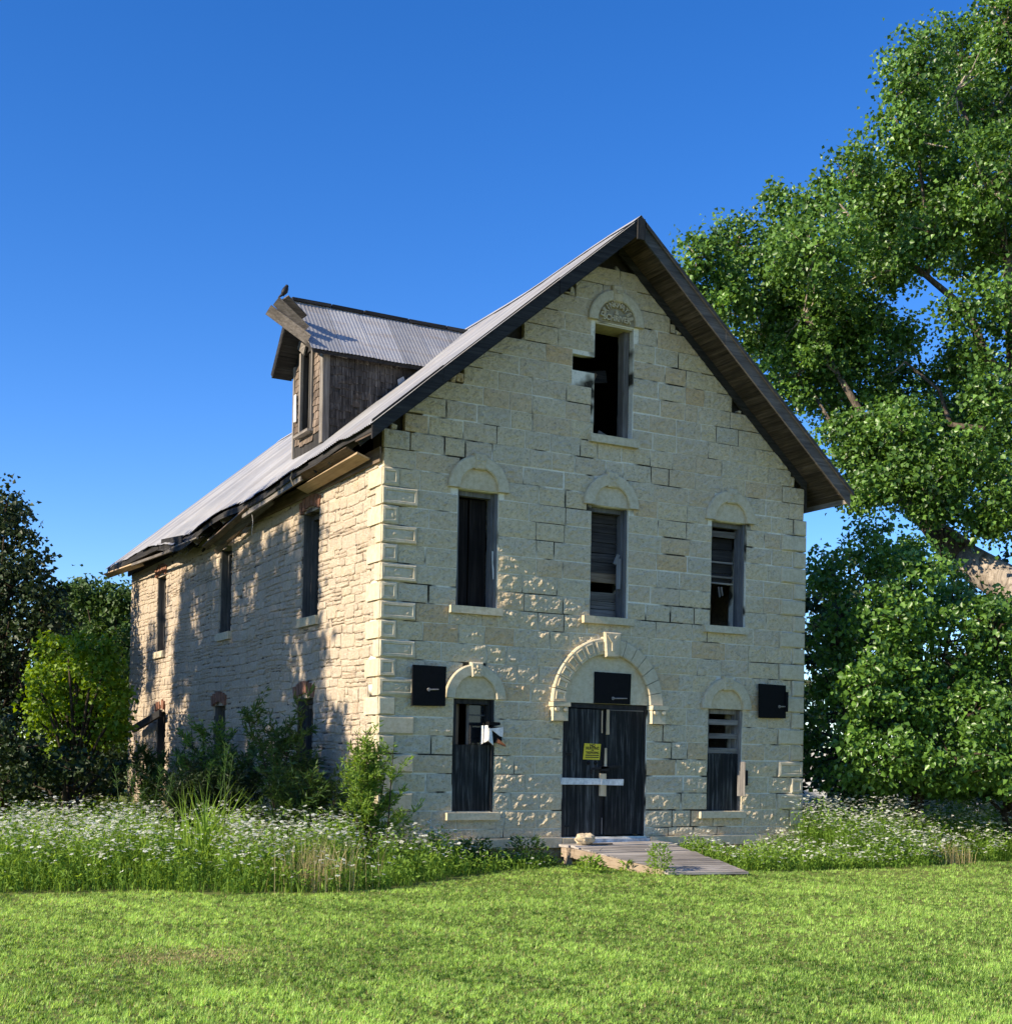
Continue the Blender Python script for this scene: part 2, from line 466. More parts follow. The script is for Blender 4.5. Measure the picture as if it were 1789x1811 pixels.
# ---- ashlar blocks
def rough_block(mb, x0, x1, z0, z1, yb, relief=0.022, margin=0.03, panel_off=0.004, jit=0.0025, seed=None, ext=(0.0, 0.0)):
    """a block with a flat drafted margin and a rock-faced panel; front faces -Y at y=yb"""
    w, h = x1 - x0, z1 - z0
    nx = max(4, int(round(w / 0.034))); nz = max(4, int(round(h / 0.034)))
    s = random.uniform(0, 500) if seed is None else seed
    i0 = len(mb.v)
    cj = [(random.uniform(-jit, jit), random.uniform(-jit, jit)) for _ in range(4)]
    tilt = random.uniform(-0.006, 0.006)
    for k in range(nz + 1):
        for i in range(nx + 1):
            u, v = i / nx, k / nz
            jx = (cj[0][0] * (1-u) * (1-v) + cj[1][0] * u * (1-v) + cj[2][0] * u * v + cj[3][0] * (1-u) * v)
            jz = (cj[0][1] * (1-u) * (1-v) + cj[1][1] * u * (1-v) + cj[2][1] * u * v + cj[3][1] * (1-u) * v)
            x = x0 + u * w + jx - ext[0] * (1 - v) * (1 - u) ** 2 + ext[1] * (1 - v) * u ** 2; z = z0 + v * h + jz
            d = min(u * w, (1-u) * w, v * h, (1-v) * h)
            e = min(1.0, max(0.0, (d - margin * 0.55) / (margin * 0.9)))
            n = mnoise.noise(Vector((x * 11 + s, z * 15, s))) + 0.75 * mnoise.noise(Vector((x * 26 + s, z * 30, s + 7)))
            y = yb - e * (panel_off + relief * max(-0.35, n)) + tilt * (u - 0.5)
            if d < 1e-6: y += 0.004 * (1 + mnoise.noise(Vector((x * 20, z * 20, 5))))
            mb.v.append((x, y, z))
    W = nx + 1
    for k in range(nz):
        for i in range(nx):
            a = i0 + k * W + i
            mb.f.append((a, a + 1, a + W + 1, a + W)); mb.m.append(0)
    # returns into the wall
    def back(a): 
        v = mb.v[a]; mb.v.append((v[0], yb + 0.09, v[2])); return len(mb.v) - 1
    ring = [i0 + i for i in range(nx + 1)] + [i0 + k * W + nx for k in range(1, nz + 1)] + [i0 + nz * W + i for i in range(nx - 1, -1, -1)] + [i0 + k * W for k in range(nz - 1, 0, -1)]
    bk = [back(a) for a in ring]
    for q in range(len(ring)):
        r = (q + 1) % len(ring)
        mb.f.append((ring[q], bk[q], bk[r], ring[r])); mb.m.append(0)

def carve(lo, hi, holes):
    segs = [(lo, hi)]
    for a, b in holes:
        nx = []
        for s0, s1 in segs:
            if b <= s0 or a >= s1: nx.append((s0, s1)); continue
            if a > s0: nx.append((s0, a))
            if b < s1: nx.append((b, s1))
        segs = nx
    return [s for s in segs if s[1] - s[0] > 0.04]

HOODS = [(1.565, 5.30), (3.965, 5.30), (6.365, 5.30), (1.567, 2.125), (6.34, 2.125), (4.0, 8.26)]
DOOR_C = (3.955, 2.13)
Z0, PITCH_Z = 0.14, 0.281
edges = [0.0, 0.14] + [Z0 + PITCH_Z * k for k in range(1, 34)]
QTOP = 5.54
cut_ends = set()
blocks = []          # (x0,x1,z0,z1)
rubble_front = []
for ci, (za, zb) in enumerate(zip(edges, edges[1:])):
    zm = (za + zb) / 2
    xl = 0.0 if zb < 5.9 else max(0.0, 4 - (ZR - zb - 0.27) / SL + random.uniform(-0.02, 0.05))
    xr = Wd - xl
    if xr - xl < 0.25: break
    lo, hi = xl, xr
    if 0.1 < za and zb < QTOP + 0.05:
        big = (ci % 2 == 0)
        lo = 0.56 if big else 0.25
        hi = Wd - (0.52 if big else 0.24)
    elif za < 0.1:
        lo, hi = 0.0, Wd
    holes = []
    for o in FRONT_OPEN:
        if o[2] < zb - 0.03 and o[3] > za + 0.03: holes.append((o[0], o[1]))
    for hx, hz in HOODS:
        if zb > hz + 0.02 and za < hz + 0.44:
            r2 = 0.45 ** 2 - max(0, zm - hz) ** 2
            if r2 > 0: holes.append((hx - math.sqrt(r2), hx + math.sqrt(r2)))
    if zb > DOOR_C[1] - 0.30 and za < DOOR_C[1] + 0.98:
        r2 = 0.98 ** 2 - max(0, zm - DOOR_C[1]) ** 2
        if r2 > 0: holes.append((DOOR_C[0] - math.sqrt(r2), DOOR_C[0] + math.sqrt(r2)))
    for s0, s1 in carve(lo, hi, holes):
        w = s1 - s0
        n = max(1, int(round(w / random.uniform(0.46, 0.56))))
        cuts = [s0 + w * k / n for k in range(n + 1)]
        for k in range(1, n): cuts[k] += random.uniform(-0.13, 0.13) * min(1, w / n / 0.5)
        for a, b in zip(cuts, cuts[1:]):
            ext = [0.0, 0.0]
            if zb > 5.9:
                xa = max(0.0, 4 - (ZR - za - 0.24) / SL)
                if a == lo and lo == xl and xl > xa + 0.05 and ci % 3 != 1: ext[0] = (xl - xa) * 0.92; cut_ends.add((ci, -1))
                if b == hi and hi == xr and xl > xa + 0.05 and ci % 4 != 2: ext[1] = (xl - xa) * 0.92; cut_ends.add((ci, 1))
            blocks.append([a, b, za, zb, tuple(ext)])
    # small packing stones between the last block and the roof slope
    if zb > 5.9 or (za > 5.6):
        for side in (-1, 1):
            if (ci, side) in cut_ends: continue
            xa = max(0.0, 4 - (ZR - za - 0.26) / SL)
            if xl - xa > 0.08:
                for t in range(3):
                    u0 = xa + (xl - xa) * t / 3 + 0.012; u1 = xa + (xl - xa) * (t + 1) / 3 - 0.012
                    ztop = min(zb, ZR - 0.26 - SL * (4 - u0)) - random.uniform(0.0, 0.06)
                    if ztop - za < 0.05 or random.random() < 0.25: continue
                    a_, b_ = (u0, u1) if side < 0 else (Wd - u1, Wd - u0)
                    rubble_front.append((a_, b_, za + 0.012, ztop - 0.006))
# the stone missing beside the gable window, and ragged left jamb there
def crack_gap(x, z):
    n = mnoise.noise(Vector((x * 0.6, z * 0.6, 20.0)))
    return 0.0075 + (0.006 if n > 0.2 else 0.0) + random.uniform(0, 0.002)
made = []
for b in blocks:
    x0, x1, z0, z1, ext = b
    g = crack_gap((x0 + x1) / 2, (z0 + z1) / 2)
    if 6.42 < z0 < 8.2 and abs(x1 - 3.62) < 0.02: x1 -= random.uniform(0.0, 0.07)
    made.append((x0 + g * random.uniform(0.6, 1.4), x1 - g * random.uniform(0.6, 1.4), z0 + g * random.uniform(0.5, 1.2), z1 - g * random.uniform(0.5, 1.2), ext))
made.sort(key=lambda q: -(q[1] - q[0]) * (q[3] - q[2]))
for q in made[:298]:
    mb = MB(); rough_block(mb, *q[:4], yb=random.uniform(-0.004, 0.003), ext=q[4])
    mb.build('ashlar_block', M_ashlar, front_wall)
mb = MB()
for q in made[298:]: rough_block(mb, *q[:4], yb=random.uniform(-0.004, 0.003), ext=q[4])
tag(mb.build('smaller_ashlar_blocks', M_ashlar, front_wall), kind='stuff')
for q in rubble_front:
    mb = MB()
    rough_block(mb, *q, yb=random.uniform(-0.002, 0.012), relief=0.03, margin=0.012, jit=0.02)
    mb.build('packing_stone', M_ashlar, front_wall)

# ---- quoins
def framed_quoin(mb, x0, x1, z0, z1, y, framed):
    """bevelled block standing proud of the wall with a sunk panel inside a raised border"""
    g = 0.008
    x0 += 0; z0 += g; z1 -= g
    bev, brd = 0.022, 0.034
    yb = 0.05
    def loop(i, yy): return [(x0 + i * 1.0, yy, z0 + i), (x1 - i, yy, z0 + i), (x1 - i, yy, z1 - i), (x0 + i, yy, z1 - i)]
    ch = lambda lp: [(a + random.uniform(-0.005, 0.005), b + random.uniform(-0.003, 0.004), c + random.uniform(-0.005, 0.005)) for a, b, c in lp]
    L = [loop(0, yb), ch(loop(0, y + bev * 0.9)), ch(loop(bev, y))]
    if framed:
        L += [loop(bev + brd, y), loop(bev + brd + 0.012, y + 0.016)]
    for A, B in zip(L, L[1:]):
        for k in range(4): mb.quad(A[k], A[(k+1) % 4], B[(k+1) % 4], B[k])
    if framed:
        i = bev + brd + 0.012
        rough_block(mb, x0 + i - 0.002, x1 - i + 0.002, z0 + i - 0.002, z1 - i + 0.002, y + 0.013, relief=0.012, margin=0.004, jit=0)
    else:
        mb.poly(L[-1])
qi = 0
for ci, (za, zb) in enumerate(zip(edges, edges[1:])):
    if za < 0.1 or zb > QTOP + 0.05: continue
    big = (ci % 2 == 0)
    wl, wr = (0.55, 0.51) if big else (0.24, 0.23)
    sl_ = 0.19 if big else 0.49
    mb = MB()
    framed_quoin(mb, -0.03, wl, za, zb, -0.045, za > 1.9 or za < 0.2)
    # return along the side wall, plain dressed
    y_s = sl_
    mb.hexa([(-0.036, -0.022, za + 0.014), (0.1, -0.02, za + 0.014), (0.1, y_s, za + 0.014), (-0.036, y_s, za + 0.014),
             (-0.036, -0.022, zb - 0.014), (0.1, -0.02, zb - 0.014), (0.1, y_s, zb - 0.014), (-0.036, y_s, zb - 0.014)])
    mb.build('quoin_block', M_smooth, front_wall)
    mb = MB()
    framed_quoin(mb, Wd - wr, Wd + 0.03, za, zb, -0.042, za < 1.0)
    mb.hexa([(Wd - 0.1, -0.02, za + 0.014), (Wd + 0.034, -0.022, za + 0.014), (Wd + 0.034, sl_, za + 0.014), (Wd - 0.1, sl_, za + 0.014),
             (Wd - 0.1, -0.02, zb - 0.014), (Wd + 0.034, -0.022, zb - 0.014), (Wd + 0.034, sl_, zb - 0.014), (Wd - 0.1, sl_, zb - 0.014)])
    mb.build('quoin_block', M_smooth, front_wall)

# ---- plinth and foundation
mb = MB()
x = -0.05
for w in (0.9, 1.3, 0.95):
    mb = MB(); mb.box(x + 0.004, x + w - 0.004, -0.11, 0.3, -0.15, -0.003, 0.004); mb.build('plinth_stone', M_smooth, mill); x += w
x = 4.78
for w in (1.25, 1.0, 1.03):
    mb = MB(); mb.box(x + 0.004, min(x + w, 8.06) - 0.004, -0.11, 0.3, -0.15, -0.003, 0.004); mb.build('plinth_stone', M_smooth, mill); x += w
mb = MB(); mb.box(3.11, 3.34, -0.12, 0.3, -0.15, -0.012, 0.008); mb.build('plinth_stone', M_smooth, mill)
mb = MB(); mb.box(3.35, 4.77, -0.10, 0.3, -0.15, -0.02, 0.008); mb.build('door_step', simple('flaking_white_sill', (0.62, 0.61, 0.58), 0.8, var=0.45, scale=6), mill)
mb = MB(); mb.box(0.02, 7.98, 0.03, 0.45, -0.9, -0.152)
foundation = mb.build('foundation', M_mortar2, mill)
x = 0.05
for r in range(2):
    x = 0.04
    while x < 7.9:
        w = random.uniform(0.18, 0.42)
        z0 = -0.155 - 0.17 * (r + 1)
        mb = MB(); rough_block(mb, x + 0.01, min(7.97, x + w) - 0.01, z0 + 0.012, z0 + 0.155, yb=random.uniform(-0.03, 0.01), relief=0.04, margin=0.02, jit=0.02)
        mb.build('rubble_stone', M_rubble, foundation)
        x += w

# ---- hoods over the windows
def arc_pts(cx, cz, r, a0, a1, n): return [(cx + r * math.cos(a0 + (a1 - a0) * k / n), cz + r * math.sin(a0 + (a1 - a0) * k / n)) for k in range(n + 1)]
def arch_band(mb, cx, cz, r0, r1, y0, y1, a0, a1, n=20, taper=0.0):
    """half-ring standing proud: front at y0, back at y1; outer edge chamfered"""
    O = arc_pts(cx, cz, r1, a0, a1, n); I = arc_pts(cx, cz, r0, a0, a1, n)
    O2 = arc_pts(cx, cz, r1 - 0.02, a0, a1, n); I2 = arc_pts(cx, cz, r0 + 0.015, a0, a1, n)
    for k in range(n):
        a, b = O[k], O[k+1]; c, d = I[k], I[k+1]; a2, b2 = O2[k], O2[k+1]; c2, d2 = I2[k], I2[k+1]
        mb.quad((a2[0], y0, a2[1]), (b2[0], y0, b2[1]), (d2[0], y0, d2[1]), (c2[0], y0, c2[1]))
        mb.quad((a[0], y1, a[1]), (b[0], y1, b[1]), (b[0], y0 + 0.018, b[1]), (a[0], y0 + 0.018, a[1]))
        mb.quad((a[0], y0 + 0.018, a[1]), (b[0], y0 + 0.018, b[1]), (b2[0], y0, b2[1]), (a2[0], y0, a2[1]))
        mb.quad((c[0], y0 + 0.014, c[1]), (d[0], y0 + 0.014, d[1]), (d[0], y1, d[1]), (c[0], y1, c[1]))
        mb.quad((c2[0], y0, c2[1]), (d2[0], y0, d2[1]), (d[0], y0 + 0.014, d[1]), (c[0], y0 + 0.014, c[1]))
    for e, s in ((0, 1), (n, -1)):
        P = [(O[e][0], y1, O[e][1]), (O[e][0], y0 + 0.018, O[e][1]), (O2[e][0], y0, O2[e][1]), (I2[e][0], y0, I2[e][1]), (I[e][0], y0 + 0.014, I[e][1]), (I[e][0], y1, I[e][1])]
        mb.poly(P if s > 0 else P[::-1])

def disc(mb, cx, cz, r, y, n=24):
    P = arc_pts(cx, cz, r, 0, math.pi, n)
    # fan of strips with rough relief
    m = 7
    rows = []
    for k in range(m + 1):
        t = k / m
        rows.append([(cx + r * t * math.cos(math.pi * i / n), cz + r * t * math.sin(math.pi * i / n)) for i in range(n + 1)])
    i0 = len(mb.v)
    for row in rows:
        for (x, z) in row:
            nn = mnoise.noise(Vector((x * 14, z * 16, cx))) * 0.006
            mb.v.append((x, y + nn, z))
    for k in range(m):
        for i in range(n):
            a = i0 + k * (n + 1) + i
            mb.f.append((a, a + n + 1, a + n + 2, a + 1)); mb.m.append(0)

def keystone_mb(cx, zb, zt, wb, wt, y0, rosette=True):
    mb = MB()
    b = 0.02
    f0 = [(cx - wb/2, y0 + b, zb), (cx + wb/2, y0 + b, zb), (cx + wt/2, y0 + b, zt), (cx - wt/2, y0 + b, zt)]
    f1 = [(cx - wb/2 + b, y0, zb + b), (cx + wb/2 - b, y0, zb + b), (cx + wt/2 - b, y0, zt - b), (cx - wt/2 + b, y0, zt - b)]
    bk = [(p[0], 0.06, p[2]) for p in f0]
    for A, B in ((bk, f0), (f0, f1)):
        for k in range(4): mb.quad(A[k], A[(k+1) % 4], B[(k+1) % 4], B[k])
    mb.poly(f1)
    return mb

M_field = stone_mat('dark_sunk_limestone', [(0.0, (0.34, 0.30, 0.21)), (1.0, (0.34, 0.30, 0.21))], 0.003, 0.3, 0.3)  # sunk field darker than its raised letters, for contrast
def hood(parent, cx, cz, w_out, w_in, top=0.55, field=-0.012, fmat=None):
    mb = MB(); arch_band(mb, cx, cz, w_in, w_out, -0.065, 0.06, 0, math.pi, 26)
    # underside returns of the moulding
    mb.build('hood_mould', M_smooth, parent)
    mb = MB(); disc(mb, cx, cz, w_in + 0.004, field)
    mb.quad((cx - w_in, field, cz), (cx + w_in, field, cz), (cx + w_in, 0.30, cz), (cx - w_in, 0.30, cz))
    mb.build('tympanum', fmat or M_smooth, parent)
    zb, zt = cz + w_in - 0.03, cz + top
    mb = keystone_mb(cx, zb, zt, 0.17, 0.21, -0.085)
    k = mb.build('keystone', M_smooth, parent)
    return k

def rosette(parent, cx, cz, y, r):
    mb = MB()
    for q in range(5):
        a = math.pi / 2 + q * 2 * math.pi / 5
        P = []
        c = (cx + r * 0.55 * math.cos(a), cz + r * 0.55 * math.sin(a))
        for t in range(8):
            b = 2 * math.pi * t / 8
            u = r * 0.46 * math.cos(b); v = r * 0.27 * math.sin(b)
            P.append((c[0] + u * math.cos(a) - v * math.sin(a), y - 0.004, c[1] + u * math.sin(a) + v * math.cos(a)))
        top = (c[0], y - 0.02, c[1])
        for t in range(8): mb.poly([P[t], P[(t+1) % 8], top])
    P = [(cx + r * 0.2 * math.cos(2*math.pi*t/8), y - 0.004, cz + r * 0.2 * math.sin(2*math.pi*t/8)) for t in range(8)]
    for t in range(8): mb.poly([P[t], P[(t+1) % 8], (cx, y - 0.022, cz)])
    return mb

# ---- windows of the front
def front_window(o, frame_mat, depth=0.12, fw_=0.075, missing_left=False):
    x0, x1, z0, z1 = o
    mb = MB(); d = depth
    if not missing_left: mb.box(x0 + 0.003, x0 + fw_, d, d + 0.12, z0 + 0.003, z1 - 0.003, 0.003)
    mb.box(x1 - fw_, x1 - 0.003, d, d + 0.12, z0 + 0.003, z1 - 0.003, 0.003)
    mb.box(x0 + fw_ + 0.002, x1 - fw_ - 0.002, d + 0.004, d + 0.12, z1 - fw_, z1 - 0.004, 0.003)
    # outer stop strip
    mb.box(x1 - 0.045, x1 - 0.006, d - 0.07, d - 0.004, z0 + 0.004, z1 - 0.006, 0.003)
    return mb.build('window', frame_mat, mill)

def sill(parent, x0, x1, z0, z1, y=-0.085):
    mb = MB()
    b = 0.008
    mb.box(x0, x1, y, 0.10, z0, z1 - 0.004, 0.003)
    o = mb.build('window_sill', M_smooth, parent)
    return o

def upright(parent, name, mat, x0, x1, y0, y1, z0, z1, j=0.006):
    mb = MB(); mb.box(x0, x1, y0, y1, z0, z1, j); return mb.build(name, mat, parent)

W_nearblack = wood_mat('near_black_old_board', (0.007, 0.006, 0.006), (0.016, 0.013, 0.012), (0.035, 0.029, 0.026), axis='z', spec=0.1)
# upper left window: two dark tall boards behind the frame, torn white strip
w = front_window(FRONT_OPEN[0], W_bluegrey)
sill(w, 1.10, 1.99, 3.40, 3.52); hood(w, *HOODS[0], 0.52, 0.33)
rosette(w, HOODS[0][0], HOODS[0][1] + 0.425, -0.085, 0.085).build('rosette', M_smooth, w)
upright(w, 'shutter_board', W_nearblack, 1.30, 1.55, 0.30, 0.33, 3.53, 5.2)
upright(w, 'shutter_board', W_nearblack, 1.575, 1.86, 0.29, 0.32, 3.53, 5.2)
upright(w, 'glazing_bar', W_grey['z'], 1.30, 1.315, 0.2, 0.215, 4.05, 4.55, 0.002)
mb = MB()
for pa, pb in (((1.845, 1.872, 4.40), (1.85, 1.872, 4.22)), ((1.85, 1.872, 4.22), (1.862, 1.90, 4.05)), ((1.862, 1.90, 4.05), (1.868, 1.886, 3.97))):
    mb.quad((pb[0], 0.045, pb[2]), (pb[1], 0.055, pb[2]), (pa[1], 0.055, pa[2]), (pa[0], 0.045, pa[2]))
mb.build('torn_strip', M_white, w)

# upper middle window: horizontal grey boards nailed across, one leaning lath
w = front_window(FRONT_OPEN[1], W_bluegrey)
sill(w, 3.45, 4.40, 3.40, 3.52); hood(w, *HOODS[1], 0.52, 0.33)
rosette(w, HOODS[1][0], HOODS[1][1] + 0.425, -0.085, 0.085).build('rosette', M_smooth, w)
z = 3.53
for k, h in enumerate((0.14, 0.135, 0.15, 0.15, 0.16, 0.17, 0.15, 0.17, 0.16, 0.15, 0.15)):
    if k != 3: upright(w, 'shutter_board', W_grey['x'] if k in (0, 1, 2) else (W_brown['x'] if k == 4 else W_oldboard), 3.66, 4.27, 0.27 + 0.004 * (k % 3), 0.295, z + 0.006, min(z + h - 0.004, 5.27))
    z += h
mb = MB(); mb.beam((4.12, 0.10, 4.40), (4.19, 0.09, 4.56), 0.02, 0.06, (1, 0, 0)); mb.build('loose_lath', W_bluegrey, w)
upright(w, 'loose_board', W_bluegrey, 4.16, 4.25, 0.09, 0.11, 4.0, 4.5)

# upper right window: boards above, empty below
w = front_window(FRONT_OPEN[2], W_bluegrey)
sill(w, 5.83, 6.74, 3.40, 3.52); hood(w, *HOODS[2], 0.52, 0.33)
rosette(w, HOODS[2][0], HOODS[2][1] + 0.425, -0.085, 0.085).build('rosette', M_smooth, w)
upright(w, 'glazing_bar', W_grey['x'], 6.05, 6.64, 0.19, 0.215, 5.06, 5.16)
z = 5.05
for k, h in enumerate((0.19, 0.2, 0.2, 0.19)):
    upright(w, 'shutter_board', W_dark['x'], 6.05, 6.66, 0.30, 0.32, z - h + 0.008, z); z -= h
for zz in (4.62, 4.37, 4.26): upright(w, 'glazing_bar', W_grey['x'], 6.06, 6.62, 0.22, 0.24, zz, zz + 0.03, 0.004)
for px_ in (6.10, 6.34, 6.40): 
    mb = MB(); mb.beam((px_, 0.25, 4.22), (px_ + 0.03, 0.25, 4.22 - random.uniform(0.1, 0.25)), 0.03, 0.02, (0, 1, 0)); mb.build('torn_strip', W_grey['z'], w)

# lower left window: black plywood below, dark sash with a pale blind above
w = front_window(FRONT_OPEN[3], W_dark['z'], 0.07)
sill(w, 1.10, 2.00, 0.285, 0.40); hood(w, *HOODS[3], 0.52, 0.35)
rosette(w, HOODS[3][0], HOODS[3][1] + 0.43, -0.085, 0.085).build('rosette', M_smooth, w)
upright(w, 'plywood_panel', W_ply, 1.225, 1.91, 0.035, 0.06, 0.405, 1.42, 0.004)
upright(w, 'glazing_bar', W_grey['z'], 1.52, 1.56, 0.16, 0.19, 1.43, 2.04, 0.002)
upright(w, 'glazing_bar', W_grey['x'], 1.56, 1.84, 0.165, 0.185, 1.87, 1.89, 0.002)
mb = MB(); mb.quad((1.57, 0.185, 1.43), (1.835, 0.185, 1.43), (1.835, 0.185, 2.03), (1.57, 0.185, 2.03)); mb.build('window_pane', M_glass, w)
upright(w, 'shutter_board', W_brown['z'], 1.30, 1.44, 0.26, 0.28, 1.43, 2.04)

# lower right window: black plywood, three slats above, a loose board and a dark strip as its shadow
w = front_window(FRONT_OPEN[4], W_grey['z'], 0.09)
sill(w, 5.80, 6.74, 0.285, 0.40); hood(w, *HOODS[4], 0.52, 0.34)
rosette(w, HOODS[4][0], HOODS[4][1] + 0.43, -0.085, 0.085).build('rosette', M_smooth, w)
upright(w, 'plywood_panel', W_ply, 5.995, 6.69, 0.05, 0.075, 0.405, 1.37, 0.004)
for zz in (1.86, 1.63, 1.38): upright(w, 'slat', W_grey['x'], 5.995, 6.69, 0.06, 0.082, zz, zz + 0.085, 0.006)
mb = MB(); mb.beam((6.60, -0.12, 0.66), (6.62, -0.10, 1.24), 0.025, 0.13, (0.7, -0.7, 0)); mb.build('loose_board', W_grey['z'], w)
upright(w, 'loose_board', W_dark['z'], 6.66, 6.80, -0.05, -0.03, 0.84, 1.1)  # dark strip standing in for the shadow beside the loose board

# gable window: no frame on the left, grey jamb on the right, sill, inscribed hood
mb = MB(); o = FRONT_OPEN[6]
mb.box(o[1] - 0.10, o[1] - 0.004, 0.14, 0.30, o[2] + 0.004, o[3] - 0.004, 0.006)
w = mb.build('window', W_grey['z'], mill)
sill(w, 3.52, 4.45, 6.29, 6.42); hood(w, HOODS[5][0], HOODS[5][1], 0.53, 0.36, 0.60, -0.003, M_field)
upright(w, 'lintel', M_smooth, 3.64, 4.345, 0.03, 0.45, 8.215, 8.27, 0.003)
mb = MB(); mb.beam((3.25, 0.8, 7.45), (4.30, 0.75, 7.62), 0.1, 0.2, (0, 0, 1)); mb.build('tie_beam', W_dark['x'], w)
mb = MB(); mb.beam((3.70, 0.62, 7.02), (3.98, 0.6, 7.58), 0.05, 0.16, (0, 1, 0)); mb.build('brace', W_brown['z'], w)
mb = MB(); mb.beam((4.02, 0.5, 6.62), (4.28, 0.4, 6.47), 0.03, 0.05, (0, 0, 1)); mb.build('loose_lath', W_grey['x'], w)
mb = MB(); mb.box(3.70, 3.77, 0.06, 0.12, 6.42, 6.455, 0.010); mb.build('stone_chip', M_smooth, w)

# lettering cut on the gable stone and date on its keystone
def text_mesh(txt, size, ext, bold=0.03):
    cu = bpy.data.curves.new('letters', 'FONT'); cu.body = txt; cu.size = size; cu.extrude = ext
    cu.align_x = 'CENTER'; cu.align_y = 'CENTER'; cu.offset = size * bold
    ob = bpy.data.objects.new('letters', cu)
    C.objects.link(ob)
    dg = bpy.context.evaluated_depsgraph_get()
    me = bpy.data.meshes.new_from_object(ob.evaluated_get(dg))
    V = [v.co.copy() for v in me.vertices]; F = [tuple(p.vertices) for p in me.polygons]
    bpy.data.objects.remove(ob); bpy.data.curves.remove(cu); bpy.data.meshes.remove(me)
    return V, F
def letters(mb, txt, size, ext, pos, rot=0.0, sx=1.0, m=0):
    """text standing on a wall that faces -Y"""
    V, F = text_mesh(txt, size, ext)
    i0 = len(mb.v); c, s = math.cos(rot), math.sin(rot)
    for v in V:
        x, z = v.x * sx, v.y
        mb.v.append((pos[0] + x * c - z * s, pos[1] - v.z, pos[2] + x * s + z * c))
    for f in F: mb.f.append(tuple(i0 + k for k in f)); mb.m.append(m)
hx, hz = HOODS[5]
mb = MB()
word = 'DRINKWATER'
for k, ch in enumerate(word):
    a = math.pi * (0.90 - 0.80 * k / (len(word) - 1))
    rr = 0.27
    letters(mb, ch, 0.125, 0.026, (hx + rr * math.cos(a), -0.024, hz + 0.02 + rr * math.sin(a)), a - math.pi / 2, 0.85)
letters(mb, '&', 0.10, 0.02, (hx, -0.024, hz + 0.165))
letters(mb, 'SCHRIVER', 0.13, 0.022, (hx, -0.024, hz + 0.068), 0, 0.9)
mb.build('inscription', M_smooth, w)
mb = MB(); letters(mb, '1875', 0.09, 0.01, (hx, -0.09, hz + 0.49), 0, 0.85); mb.build('carved_date', M_smooth, w)

# ---- the big door arch
cx, cz = DOOR_C
mb = MB(); disc(mb, cx, cz, 0.80, -0.002, 30)
door_arch = mb.build('door_arch', M_smooth, mill)
nV = 7
for side in (0, 1):
    for k in range(nV):
        a0 = math.pi * 0.0 + (math.pi / 2 - 0.10) * k / nV; a1 = (math.pi / 2 - 0.10) * (k + 1) / nV
        g = 0.006
        a0 += g; a1 -= g
        if side: a0, a1 = math.pi - a1, math.pi - a0
        mb = MB(); arch_band(mb, cx, cz, 0.79, 1.055, -0.075, 0.06, a0, a1, 4)
        if side:   # framed panels on the left voussoirs: a raised border
            am, da = (a0 + a1) / 2, (a1 - a0) / 2 - 0.035
            for (r0, r1, b0, b1) in ((0.845, 0.862, -da, da), (0.985, 1.002, -da, da), (0.862, 0.985, -da, -da + 0.018), (0.862, 0.985, da - 0.018, da)):
                P = [(r0, am + b0), (r1, am + b0), (r1, am + b1), (r0, am + b1)]
                Q = [(cx + r * math.cos(a), cz + r * math.sin(a)) for r, a in P]
                f = [(x, -0.092, z) for x, z in Q]; bk = [(x, -0.07, z) for x, z in Q]
                mb.poly(f)
                for t in range(4): mb.quad(f[t], f[(t+1) % 4], bk[(t+1) % 4], bk[t])
        mb.build('voussoir', M_smooth, door_arch)
mb = keystone_mb(cx + 0.02, cz + 0.74, cz + 1.14, 0.25, 0.32, -0.13); mb.build('keystone', M_smooth, door_arch)
mb = MB(); letters(mb, 'Y', 0.33, 0.016, (cx + 0.02, -0.132, cz + 0.95)); mb.build('carved_letter', M_smooth, door_arch)
for xc, s in ((3.03, 1), (4.90, -1)):
    mb = MB()
    mb.box(xc - 0.155, xc + 0.155, -0.15, 0.08, cz - 0.075, cz - 0.004, 0.003)
    mb.box(xc - 0.135, xc + 0.135, -0.115, 0.08, cz - 0.30, cz - 0.078, 0.003)
    for dx in (-0.075, 0.075):
        mb.tube([((xc + dx, -0.150, cz - 0.115), 0.035), ((xc + dx, -0.118, cz - 0.118), 0.045)], 10)
    mb.build('corbel', M_smooth, door_arch)

# doorway frame and the two leaves
mb = MB()
mb.box(3.155, 3.215, 0.03, 0.16, 0.002, 2.125, 0.003); mb.box(4.70, 4.732, 0.03, 0.16, 0.002, 2.125, 0.003); mb.box(3.217, 4.698, 0.03, 0.16, 2.05, 2.122, 0.003)
doorway = mb.build('door_frame', W_dark['z'], mill)
mb = MB(); mb.box(3.22, 3.875, 0.055, 0.095, 0.015, 2.035, 0.004); dl = mb.build('door_leaf', W_ply, mill)
mb = MB(); mb.box(3.975, 4.697, 0.045, 0.085, 0.03, 2.045, 0.004); dr = mb.build('door_leaf', W_ply, mill)
mb = MB(); mb.box(3.88, 3.972, 0.09, 0.12, 0.02, 2.045, 0.004); mb.build('meeting_stile', W_dark['z'], mill)
mb = MB(); mb.box(3.978, 4.03, 0.030, 0.043, 1.64, 2.04, 0.006); mb.build('splintered_edge', W_pale, dr)
mb = MB(); mb.box(3.955, 3.985, 0.030, 0.05, 1.13, 1.42, 0.006); mb.build('splintered_edge', W_pale, dr)
mb = MB(); mb.box(3.895, 3.908, 0.045, 0.06, 1.66, 2.02, 0.003); mb.build('splintered_edge', W_pale, dl)
mb = MB(); mb.box(3.935, 3.955, 0.07, 0.10, 0.03, 0.30, 0.004); mb.build('splintered_edge', W_grey['z'], dr)
